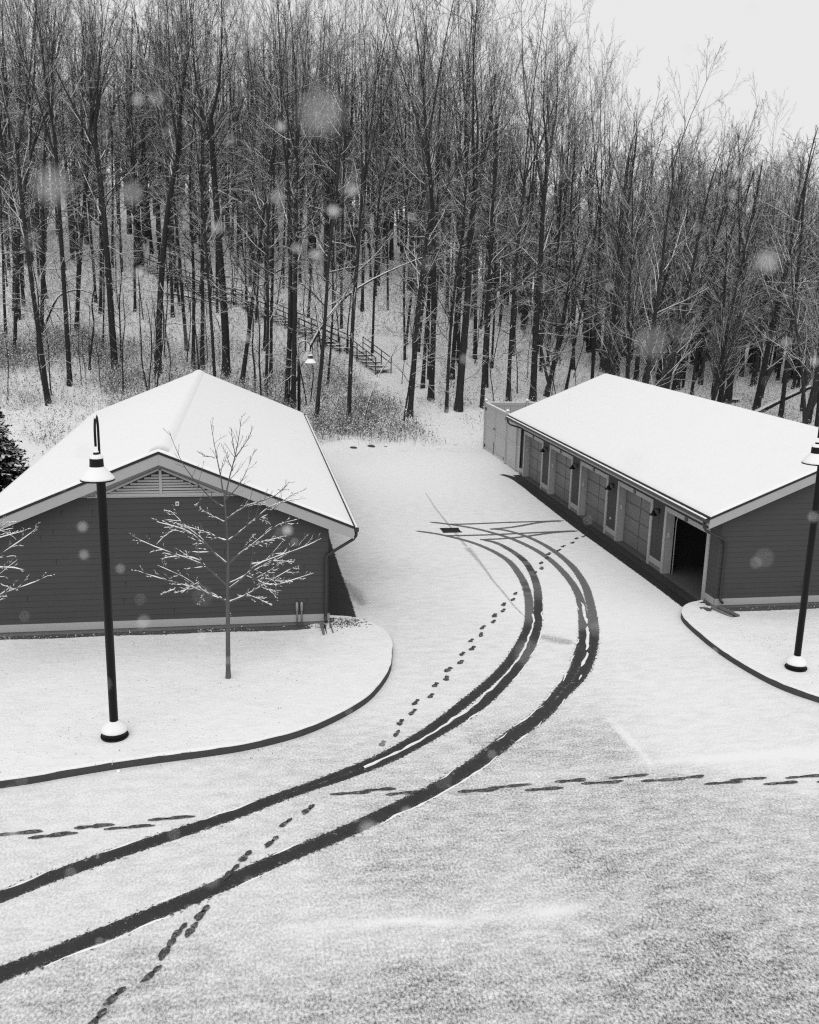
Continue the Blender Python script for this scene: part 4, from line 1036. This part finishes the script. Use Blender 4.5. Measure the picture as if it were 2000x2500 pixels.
# far wood: one mass past the trees that can be told apart
def lowtree(seed, Ht=18.):
    rng = np.random.default_rng(seed); parts = []
    P, r = trunk_line(rng, Ht, .17, 6, .2); parts.append(batch_tubes(P, r, 4, np.full(P.shape[:2], .02)))
    Q, rs = grow(rng, P, r, 22, .2, .97, .8, .26, .06, 4, .45, .022, .12); parts.append(batch_tubes(Q, rs, 3, snow_of(rng, Q, .4, 1., .7)))
    B, rb = grow(rng, Q, rs, 6, .15, 1., .65, .5, .04, 3, .6, .016, .14); parts.append(batch_tubes(B, rb, 3, snow_of(rng, B, .5, 1., .8)))
    C, rc = grow(rng, B, rb, 4, .2, 1., .65, .6, .04, 2, .7, .013, .14); parts.append(batch_tubes(C, rc, 3, snow_of(rng, C, .4, 1., .65)))
    return join(parts)
LT = [lowtree(500+i) for i in range(5)]
FV, FF, FA, n = [], [], [], 0
for k in range(600):
    a = random.uniform(-16, 36); d = math.sqrt(random.uniform(98**2, 175**2)); x, y = d*math.sin(R(a)), d*math.cos(R(a))
    v, f, at = LT[k % 5]; hm = max(7, cap(x, y, FSKY, random.gauss(-1.5, .9))); s = min(random.uniform(.7, 1.35), hm/18.)
    c_, s_ = math.cos(k*1.7), math.sin(k*1.7)
    w_ = v*np.array([s*1.1, s*1.1, s]); w_ = np.stack([w_[:, 0]*c_-w_[:, 1]*s_+x, w_[:, 0]*s_+w_[:, 1]*c_+y, w_[:, 2]+hz(x, y)-.2], 1)
    FV.append(w_); FF.append(f+n); FA.append(at); n += len(v)
tag(mesh_np('distant_woods', np.vstack(FV), [np.vstack(FF)], M_FARWOOD, None, True, {'snow': np.concatenate(FA)}), 'mass of far bare trees filling the hillside', 'woods', None, 'stuff')

# bent, fallen and special stems
def polytree(name, pts, r0, label, cat, seed, twigs=10, r1=.25, mat=None, group=None):
    rng = np.random.default_rng(seed); L = np.array(pts, float)
    t = np.linspace(0, len(L)-1, 16); P = np.stack([np.interp(t, np.arange(len(L)), L[:, i]) for i in range(3)], 1)
    P = relax(P, 3); o = empty(name, tuple(P[0]), label, cat, group); P = P-P[0]
    r = r0*np.linspace(1, r1, 16)
    v, f, a = batch_tubes(P[None], r[None], 8, np.ones((1, 16))); mesh_np('trunk', v, [f], mat or M_BARK, o, True, {'snow': a})
    if twigs:
        Q, rs = grow(rng, P[None], r[None], twigs, .35, 1., .7, .22, .03, 6, .5, .012, .12); B, rb = grow(rng, Q, rs, 5, .2, 1., .7, .5, .02, 4, .6, .008, .14)
        v, f, a = join([batch_tubes(Q, rs, 4, snow_of(rng, Q, .8, 1.)), batch_tubes(B, rb, 3, snow_of(rng, B, .7, 1., .9))])
        mesh_np('branches', v, [f], M_TWIG, o, True, {'snow': a})
    return o
polytree('bent_tree', [[2.55, 65, 1.3], [3.35, 65.0, 3.2], [4.15, 65.0, 5.21], [5.8, 65.0, 8.0], [7.39, 65.0, 9.29], [9.87, 65.0, 10.58], [12.17, 65.0, 11.47]], .15, 'long leaning stem with snow along its top, arching across the middle trunks', 'tree', 1, 6)
polytree('bent_tree', [DATA['bentL'][0], DATA['bentL'][1], DATA['bentL'][2], [-11.6,80,8.2]], .13, 'snow plastered bent stem arching low near the left edge of the wood', 'tree', 2, 6)
polytree('bent_sapling', DATA['sapl'], .055, 'curved thin sapling bowing over before the timber stairs', 'sapling', 3, 7)
polytree('fallen_log', [[-7.3,92.9,8.3],[-5.6,92.0,8.15],[-4.,91.,7.8],[-2.4,90.2,7.5]], .16, 'dark fallen log lying across the snowy slope below the stairs', 'log', 4, 0, .5)
polytree('fallen_tree', [[40.6,70.6,.1],[42.6,69.4,1.6],[44.6,68.2,2.9],[48,66,4.6]], .24, 'snow topped fallen tree leaning up behind the garage ridge', 'tree', 5, 6, .5)
polytree('fallen_log', [[41.2,77.9,.25],[42.2,78.,.27],[43.1,78.1,.25]], .22, 'short snow capped log on the ground behind the garage roof', 'log', 6, 0, .9)
for k, (x, y, z) in enumerate(DATA['debris'][::2]):
    m = MB(); s = .09+.05*(k % 3); m.ball((0,0,s*.25), s, 9, 5, .55)
    o = m.build('stone', M_STONE, None, True); o.location = (x, y+.1, .05); o.scale = (random.uniform(1.1,1.9), 1., random.uniform(.6,1.)); o.rotation_euler = (0,0,random.random()*3)
    tag(o, 'dark stone poking from the snow along the far end of the yard', 'stone', 'dark stones at the far yard edge')

# ------------------------------------------------------------------ timber stairs on the slope
ST = empty('timber_stairs', (10.41, 72.64, 2.75), 'dark timber stairs with handrails climbing the wooded slope', 'stairs')
SP = [np.array(p) for p in DATA['stairs'][::-1]]
rail, post, n_tread = MB(), MB(), 0
org = np.array([10.41, 72.64, 2.75])
for a, c in zip(SP[:-1], SP[1:]):
    if np.linalg.norm(c-a) < 1.2: continue
    d = (c-a); Ld = np.linalg.norm(d[:2]); u = d[:2]/Ld; nn = np.array([-u[1], u[0]])*.62
    steps = max(5, int(abs(d[2])/.19))
    steps = min(steps, 26)
    for k in range(steps):
        p = a+d*(k+.5)/steps-org; h2 = .55*Ld/steps
        q = [(p[:2]+sx*u*h2*.75+sy*nn*1.0) for sx, sy in ((-1,-1),(1,-1),(1,1),(-1,1))]
        z0 = p[2]+.22
        m = MB(); m.hexa([(*q[0], z0), (*q[1], z0), (*q[2], z0), (*q[3], z0), (*q[0], z0+.07), (*q[1], z0+.07), (*q[2], z0+.07), (*q[3], z0+.07)])
        t_ = m.build('tread', M_WOODRAIL, ST)
        if n_tread < 48:
            m = MB(); m.hexa([(*q[0], z0+.071), (*q[1], z0+.071), (*q[2], z0+.071), (*q[3], z0+.071)]+[(*(.9*x+.1*(p[:2])), z0+.105) for x in q]); m.build('tread_snow', M_SNOW, t_)
        n_tread += 1
    for s in (-1, 1):
        for hh in (.62, 1.05):
            A, C_ = a-org+np.array([*(nn*s*1.05), .25+hh]), c-org+np.array([*(nn*s*1.05), .25+hh])
            rail.tube([A, C_], .045, 4)
        npst = max(2, int(Ld/1.8))
        for k in range(npst+1):
            p = a+d*k/npst-org+np.array([*(nn*s*1.05), 0]); MB().tube([p+np.array([0,0,-.5]), p+np.array([0,0,1.33])], .042, 4).build('rail_post', M_WOODRAIL, ST)
rail.build('handrail', M_WOODRAIL, ST)

# ------------------------------------------------------------------ dead brush along the forest edge
def brush(n, region, hmin, hmax, name, label, leaf=True, snowp=.35, ls=1.):
    rng = np.random.default_rng(len(name)*7+n)
    pts = region(rng, n); n = len(pts)
    base = np.stack([pts[:, 0], pts[:, 1], hgt(pts[:, 0], pts[:, 1])-.02+pts[:, 2]], 1)
    h_ = rng.uniform(hmin, hmax, n)*pts[:, 3]; d = rng.normal(0, .28, (n, 2)); ph = rng.uniform(0, np.pi, n)
    side = np.stack([np.cos(ph), np.sin(ph), 0*ph], 1)*rng.uniform(.004, .010, n)[:, None]
    mid = base+np.stack([d[:, 0]*h_*.4, d[:, 1]*h_*.4, h_*.55], 1); top = base+np.stack([d[:, 0]*h_*1.2, d[:, 1]*h_*1.2, h_], 1)
    V = np.stack([base-side, base+side, mid-side*.8, mid+side*.8, top-side*.4, top+side*.4], 1).reshape(-1, 3)
    i = np.arange(n)[:, None]*6; F = np.concatenate([i+np.array([[0,1,3,2]]), i+np.array([[2,3,5,4]])])
    sn = np.repeat((rng.random(n) < snowp).astype(float), 6)
    parts = [(V, F, sn)]
    if leaf:
        m = 4; t = rng.uniform(.3, 1., (n, m, 1)); c = base[:, None]*(1-t)+top[:, None]*t+rng.normal(0, .05*ls, (n, m, 3)); c = c.reshape(-1, 3)
        a = rng.normal(size=c.shape); a /= np.linalg.norm(a, axis=1)[:, None]; b = rng.normal(size=c.shape); b -= (a*b).sum(1)[:, None]*a; b /= np.linalg.norm(b, axis=1)[:, None]
        la = rng.uniform(.03, .075, len(c))[:, None]*ls; lb = la*.45
        V = np.stack([c-a*la, c-b*lb, c+a*la, c+b*lb], 1).reshape(-1, 3)
        parts.append((V, np.arange(len(c)*4).reshape(-1, 4), np.repeat((rng.random(len(c)) < snowp*1.2).astype(float), 4)))
    v, f, s = join(parts)
    return tag(mesh_np(name, v, [f], M_BRUSH, None, False, {'snow': s}), label, 'undergrowth', None, 'stuff')
def edge_region(rng, n):
    cl = rng.uniform([-40, 56], [14, 80], (int(n/26), 2))
    e = 56-6*ss((-8-cl[:, 0])/15)+17*ss((-6-cl[:, 0])/6); den = np.exp(-np.clip(cl[:, 1]-e-5, 0, 99)/7.)*(.35+.65*(np.sin(cl[:, 0]*.55+2)*np.sin(cl[:, 1]*.5) > -.25))*np.clip((cl[:, 1]-e)/3.5, .06, 1)
    cl = cl[(rng.random(len(cl)) < den) & (cl[:, 0] < 11.3-.25*(cl[:, 1]-57))]
    p = np.repeat(cl, 26, 0)+rng.normal(0, .55, (len(cl)*26, 2))
    return np.concatenate([p, np.zeros((len(p), 1)), rng.uniform(.6, 1.2, (len(p), 1))], 1)
brush(150000, edge_region, .3, 1.3, 'undergrowth', 'tangled dead brush dusted with snow along the wood edge')
def left_region(rng, n):
    p = rng.uniform([-40, 46], [-7, 66], (n, 2)); k = np.clip((p[:, 1]-50)/40, .10, 1); p = p[rng.random(n) < k]
    return np.concatenate([p, np.zeros((len(p), 1)), rng.uniform(.5, 1.1, (len(p), 1))], 1)
brush(22000, left_region, .12, .42, 'weeds', 'sparse dead weeds poking through the snow left of the building', True, .45)
def right_region(rng, n):
    p = rng.uniform([14, 58], [62, 110], (n, 2)); return np.concatenate([p, np.zeros((len(p), 1)), rng.uniform(.5, 1.1, (len(p), 1))], 1)
brush(15000, right_region, .2, .9, 'forest_floor_brush', 'thin dead brush on the snowy floor of the wood', True, .45)
def slope_region(rng, n):
    p = rng.uniform([-32, 64], [16, 112], (n, 2)); w = np.degrees(np.arctan2(p[:, 0], p[:, 1])); p = p[~((w > 6.) & (w < 11.5) & (p[:, 1] < 82) & (p[:, 1] > 66))]; return np.concatenate([p, np.zeros((len(p), 1)), rng.uniform(.5, 1.1, (len(p), 1))], 1)
brush(26000, slope_region, .2, .9, 'hillside_brush', 'thin dead twigs and weeds scattered over the snowy hillside', True, .4)
def lawn_region(rng, n):
    p = rng.uniform([-9, 17.4], [3.4, 25.3], (n, 2)); cl = np.sin(p[:, 0]*1.9)*np.sin(p[:, 1]*2.6)+rng.normal(0, .6, n)
    p = p[cl > .2]; p = p[(p[:, 0] < 1.) | ((p[:, 0]-1.2)**2+(p[:, 1]-22.6)**2 < 5.)]
    q = rng.uniform([13.4, 19.6], [22, 25.3], (n//2, 2)); p = np.vstack([p, q])
    z = np.where(p[:, 0] < 8, lz(p[:, 0], p[:, 1]), lzr(p[:, 0], p[:, 1]))
    return np.concatenate([p, z[:, None]+.0, np.full((len(p), 1), 1.)], 1)
brush(3000, lawn_region, .015, .045, 'grass', 'short grass tips poking through the snow on the lawns', False, .15)
def soil_region(rng, n):
    p = np.vstack([rng.normal([2.6, 25.2], [.30, .20], (n//3, 2)), np.stack([rng.uniform(-8, 2, n//3), rng.normal(25.33, .05, n//3)], 1), np.stack([rng.uniform(13.6, 24, n//3), rng.normal(25.45, .06, n//3)], 1)])
    p = p[(p[:, 0] > 13) | (p[:, 0] < 3.3)]
    z = np.where(p[:, 0] < 8, lz(p[:, 0], p[:, 1]), lzr(p[:, 0], p[:, 1]))
    return np.concatenate([p, z[:, None], np.full((len(p), 1), 1.)], 1)
brush(1300, soil_region, .02, .05, 'leaf_litter', 'dead leaves and stalks along the foot of the walls', True, .3, .45)

# ------------------------------------------------------------------ young lawn trees, branch by branch (metres from the foot; x, z)
def px(a): return [((x-962)/177, (1310-y)/177) for x, y in a]
BR = [[(965,955),(925,935),(880,915),(780,880),(660,855),(592,830)], [(930,938),(895,915),(840,868),(800,830),(690,765)], [(760,872),(715,888),(700,892)],
 [(962,880),(900,820),(860,780),(770,740),(650,682),(600,650)], [(965,788),(900,740),(850,690),(800,650),(680,625)], [(930,762),(880,690),(820,650),(770,590),(740,570)],
 [(966,692),(920,668),(880,640),(770,592)], [(960,612),(890,572),(850,552)], [(957,548),(910,520),(870,455),(830,400),(790,310),(770,248)], [(880,500),(850,540),(845,550)],
 [(958,480),(935,380),(915,290),(900,190)], [(930,345),(890,330),(862,315)], [(966,520),(985,420),(1012,330),(1030,250),(1040,175)], [(1012,340),(1050,280),(1078,220)], [(1000,400),(960,300)], [(1012,340),(1000,230)],
 [(975,958),(1010,938),(1050,920),(1080,890),(1110,870),(1220,790),(1260,772)], [(1110,872),(1180,880),(1230,872)], [(1050,920),(1095,942),(1145,972)], [(1010,940),(1060,950),(1120,962)],
 [(975,876),(1060,838),(1160,798),(1215,770)], [(1060,830),(1110,868),(1170,868),(1310,812)], [(1090,850),(1160,800),(1200,752)], [(1165,870),(1180,930)],
 [(978,788),(1020,748),(1060,720),(1140,640),(1180,615),(1232,600)], [(1020,755),(1060,690),(1070,660)], [(1060,715),(1130,690),(1200,668)],
 [(975,692),(1010,672),(1050,648),(1110,600),(1150,560),(1230,545),(1310,540)], [(1110,600),(1150,640)], [(968,602),(1010,572),(1060,530),(1180,492),(1225,428)], [(1060,545),(1140,560)],
 [(966,520),(1020,470),(1050,400),(1080,310)], [(1180,490),(1210,495)], [(1150,560),(1225,500),(1300,470)], [(850,870),(800,905),(755,918)], [(965,985),(985,1010)], [(880,905),(850,958)], [(800,650),(760,640),(690,690)],
 [(860,780),(800,760),(720,770),(700,772)]]
TRUNK = px([(962,1312),(964,1150),(968,960),(969,880),(974,760),(971,650),(967,560),(962,480)])
def lawn_tree(loc, label, seed, parent_proto=None):
    rng = np.random.default_rng(seed)
    o = empty('young_tree', loc, label, 'tree', 'young trees before the end wall')
    def rs(P, k): t = np.linspace(0, len(P)-1, k); P = np.array(P); return np.stack([np.interp(t, np.arange(len(P)), P[:, i]) for i in range(3)], 1)
    T = rs([(x, 0, z) for x, z in TRUNK], 24); T = relax(T, 2); r = np.interp(T[:, 2], [0, .05, 2., 3.2, 4.2, 5.], [.075, .058, .048, .030, .018, .011])
    v, f, a = batch_tubes(T[None], r[None], 10, np.full((1, 24), .0)); mesh_np('trunk', v, [f], M_YOUNG, o, True, {'snow': a})
    parts, snow = [], []; Q7, R7 = [], []
    xtra = [[(2*968-x_+rng.uniform(-14, 14), y_+26) for x_, y_ in b] for b in BR if rng.random() < .08]
    for b in BR+xtra:
        q = px(b); s = rng.choice([-1, 1])*rng.uniform(.25, .8)
        x0 = q[0][0]; y0 = (rng.uniform(-.5, .5)*abs(x0) if abs(x0) > .1 else 0)
        P = [(x, y0+s*.55*abs(x-x0), z) for x, z in q]; P = rs(P, 9); P = P+np.vstack([[0,0,0], np.cumsum(rng.normal(0, .012, (8, 3)), 0)]); P = relax(P, 1)
        L = np.linalg.norm(P[-1]-P[0]); rr = np.linspace(.010+.010*min(L, 2), .0045, 9)*(.62 if P[0][2] > 4. else 1.); Q7.append(P); R7.append(rr)
    Q7, R7 = np.array(Q7), np.array(R7)
    B, rb = grow(rng, Q7, R7, 10, .18, 1., .62, .27, .05, 5, .6, .0042, .10)
    rb = np.maximum(rb, .0034); B2, rb2 = grow(rng, B, rb, 3, .3, 1., .6, .45, .05, 4, .7, .003, .10)
    v, f, a = join([batch_tubes(Q7, R7, 6, np.full(Q7.shape[:2], .0)), batch_tubes(B, rb, 4, np.full(B.shape[:2], .0)), batch_tubes(B2, rb2, 3, np.full(B2.shape[:2], .0))])
    mesh_np('branches', v, [f], M_YOUNG, o, True, {'snow': a})
    # snow lying along the tops
    def cover(Q, rr, k, top):
        t = np.linspace(0, Q.shape[1]-1, k); i = np.clip(t.astype(int), 0, Q.shape[1]-2); fr = (t-i)[None, :, None]
        P = Q[:, i]*(1-fr)+Q[:, i+1]*fr; r_ = rr[:, i]*(1-fr[..., 0])+rr[:, i+1]*fr[..., 0]
        flat = np.clip(1.25-np.abs(np.gradient(P[..., 2], axis=1))/(np.linalg.norm(np.gradient(P, axis=1), axis=2)+1e-6), .0, 1)
        s = rng.uniform(.45, 1.15, r_.shape)*np.where(rng.random(r_.shape) < top, 1, .12)*flat*np.clip((5.2-P[..., 2])/1.2, 0.05, 1)
        s[:, -1] *= .4; rad = (r_*.8+.0070)*s
        return batch_tubes(P+np.array([0, 0, 1.])*(r_*.55+rad*.35)[..., None], np.maximum(rad, .0004), 6, np.ones(P.shape[:2]))
    v, f, a = join([cover(Q7, R7, 22, .92), cover(B, rb, 9, .60), cover(B2, rb2, 5, .35)])
    mesh_np('branch_snow', v, [f], M_SNOW, o, True)
    bl = MB()
    for P in np.vstack([Q7[:, 0]+[0, 0, .03], B[::4, -1]]): 
        if P[2] < 4.6: bl.ball(tuple(P), float(rng.uniform(.008, .016)), 6, 4, .8)
    bl.build('snow_clumps', M_SNOW, o, True)
    return o
lt = lawn_tree((-.55, 21.68, .13), 'young leafless tree with snow lined branches standing before the dark end wall', 11)
c = copy_tree(lt); c.location = (-6.5, 21.2, .12); c.rotation_euler = (0, 0, R(205)); c['label'] = 'young leafless tree cut off by the left picture edge beside the end wall'

# ------------------------------------------------------------------ spruce at the left edge
def spruce(loc, Ht, rad, label):
    rng = np.random.default_rng(77); o = empty('spruce_tree', loc, label, 'tree')
    P, r = trunk_line(rng, Ht, .12, 8, .01); v, f, a = batch_tubes(P, r, 7, np.zeros(P.shape[:2])); mesh_np('trunk', v, [f], M_BARK, o, True, {'snow': a})
    n = 420; z = Ht*(.04+.95*rng.random(n)**1.25); L = rad*(1-z/Ht)*rng.uniform(.8, 1.1, n)+.12; th = rng.uniform(0, 6.28, n)
    k = 6; t = np.linspace(0, 1, k)
    Q = np.stack([np.cos(th)[:, None]*L[:, None]*t, np.sin(th)[:, None]*L[:, None]*t, z[:, None]-L[:, None]*(.30*t-.16*t*t*1.3)], 2)
    rs = np.linspace(.018, .006, k)[None]*np.ones((n, 1))
    B, rb = grow(rng, Q, rs, 16, .12, 1., .75, .30, -.02, 3, .7, .004, .08, .35)
    parts = [batch_tubes(Q, rs, 4, np.ones(Q.shape[:2]))]
    # needle sprays: flat blades along every twig
    d = B[:, -1]-B[:, 0]; w = np.cross(d, [0, 0, 1.]); w /= np.linalg.norm(w, axis=1)[:, None]+1e-6
    for tt, ww in ((.0, .05),):
        wv = w*(.055+.035*rng.random(len(B)))[:, None]
        V = np.stack([B[:, 0]-wv*.4, B[:, 0]+wv*.4, B[:, 1]-wv, B[:, 1]+wv, B[:, 2]-wv*.35, B[:, 2]+wv*.35], 1)
        V[:, 2:4, 2] += .02; V = V.reshape(-1, 3)
        i = np.arange(len(B))[:, None]*6; F = np.concatenate([i+np.array([[0,1,3,2]]), i+np.array([[2,3,5,4]])])
        parts.append((V, F, np.repeat((rng.random(len(B)) < .62).astype(float), 6)))
        V2 = V-np.array([0, 0, .03]); V2 = V2+rng.normal(0, .012, V2.shape); parts.append((V2, F, np.zeros(len(V2))))
    v, f, a = join(parts); mesh_np('crown', v, [f], M_SPRUCE, o, False, {'snow': a}); return o
spruce((-11.3, 44.0, .0), 5.0, 2.2, 'dark spruce with snowy boughs beside the left building roof')

# small lumps of snow dropped on the yard
for k, (x, y, s) in enumerate([(2.75, 11.95, .035), (5.62, 16.45, .035), (-2.62, 17.72, .045)]):
    o = MB().ball((0, 0, s*.5), s, 10, 6, .8).build('snow_lump', M_SNOW, None, True); o.location = (x, y, .0)
    tag(o, ['small white snow lump alone near the bottom of the yard', 'small snow lump beside the sideways footprints', 'small snow lump at the foot of the left kerb'][k], 'snow lump')

# falling snow: wet flakes added only close round the camera, to blur into soft blobs
rng = np.random.default_rng(5); n = 2700
c = rng.uniform([-1.8, -1., 7.6], [2.2, 2.0, 11.2], (n, 3)); c = c[np.linalg.norm(c-[0, 0, 9.5], axis=1) > .42]; n = len(c)
r = (.0026+.0050*rng.random(n)**1.6)[:, None, None]*rng.uniform(.6, 1.3, (n, 6, 1))
o6 = np.array([(1,0,0),(0,1,0),(-1,0,0),(0,-1,0),(0,0,1),(0,0,-1)], float)
V = (c[:, None]+o6[None]*r).reshape(-1, 3)
F = (np.arange(n)[:, None, None]*6+np.array([(0,1,4),(1,2,4),(2,3,4),(3,0,4),(1,0,5),(2,1,5),(3,2,5),(0,3,5)])[None]).reshape(-1, 3)
tag(mesh_np('falling_snow', V, [F], M_SNOW, smooth=True), 'wet snowflakes falling in the air close round the camera', 'snowfall', None, 'stuff')

# ------------------------------------------------------------------ light, sky, camera
W = bpy.data.worlds.new('World'); S.world = W; W.use_nodes = True; nt = W.node_tree; nt.nodes.clear()
sky = nt.nodes.new('ShaderNodeTexSky'); sky.sky_type = 'NISHITA'; sky.sun_disc = False
SUN_EL, SUN_AZ = R(48), R(200)
sky.sun_elevation = SUN_EL; sky.sun_rotation = SUN_AZ; sky.air_density = 1.; sky.dust_density = 6.
bw = nt.nodes.new('ShaderNodeRGBToBW'); nt.links.new(sky.outputs[0], bw.inputs[0])
mul = nt.nodes.new('ShaderNodeMath'); mul.operation = 'MULTIPLY_ADD'; nt.links.new(bw.outputs[0], mul.inputs[0]); mul.inputs[1].default_value = .12; mul.inputs[2].default_value = 7.9
bg = nt.nodes.new('ShaderNodeBackground'); nt.links.new(mul.outputs[0], bg.inputs[0]); bg.inputs[1].default_value = .10
wo = nt.nodes.new('ShaderNodeOutputWorld'); nt.links.new(bg.outputs[0], wo.inputs[0])
sl_ = bpy.data.lights.new('sun', 'SUN'); sl_.energy = .8; sl_.angle = R(40); sl_.color = (1, 1, 1)
so_ = bpy.data.objects.new('sun', sl_); link(so_)
so_.rotation_euler = Vector((math.sin(SUN_AZ)*math.cos(SUN_EL), math.cos(SUN_AZ)*math.cos(SUN_EL), math.sin(SUN_EL))).to_track_quat('Z', 'Y').to_euler()

f_, pitch, roll, yaw = 2313.47, .234866, .023158, -.173155
cd = bpy.data.cameras.new('camera'); cam = bpy.data.objects.new('camera', cd); link(cam)
cd.sensor_fit = 'HORIZONTAL'; cd.sensor_width = 36.; cd.lens = f_/2000*36.; cd.clip_start = .1; cd.clip_end = 1200.
cd.dof.use_dof = True; cd.dof.focus_distance = 21.; cd.dof.aperture_fstop = 2.1
c_, s_ = math.cos(yaw), math.sin(yaw)
right = Vector((c_, s_, 0)); f0 = Vector((-s_, c_, 0)); u0 = Vector((0, 0, 1))
fwd = math.cos(pitch)*f0-math.sin(pitch)*u0; up = math.sin(pitch)*f0+math.cos(pitch)*u0
r2 = math.cos(roll)*right+math.sin(roll)*up; u2 = -math.sin(roll)*right+math.cos(roll)*up
cam.matrix_world = Matrix(((r2.x, u2.x, -fwd.x, 0), (r2.y, u2.y, -fwd.y, 0), (r2.z, u2.z, -fwd.z, 9.5), (0, 0, 0, 1)))
S.camera = cam
S.view_settings.view_transform = 'Standard'; S.view_settings.look = 'None'; S.view_settings.exposure = 0.; S.view_settings.gamma = 1.
S.cycles.max_bounces = 5; S.cycles.diffuse_bounces = 3; S.cycles.transparent_max_bounces = 12
S.cycles.use_denoising = False; S.cycles.filter_width = 1.2; S.cycles.adaptive_threshold = .006; S.cycles.denoiser = 'OPENIMAGEDENOISE'; S.cycles.denoising_input_passes = 'RGB_ALBEDO_NORMAL'; S.cycles.denoising_prefilter = 'ACCURATE'
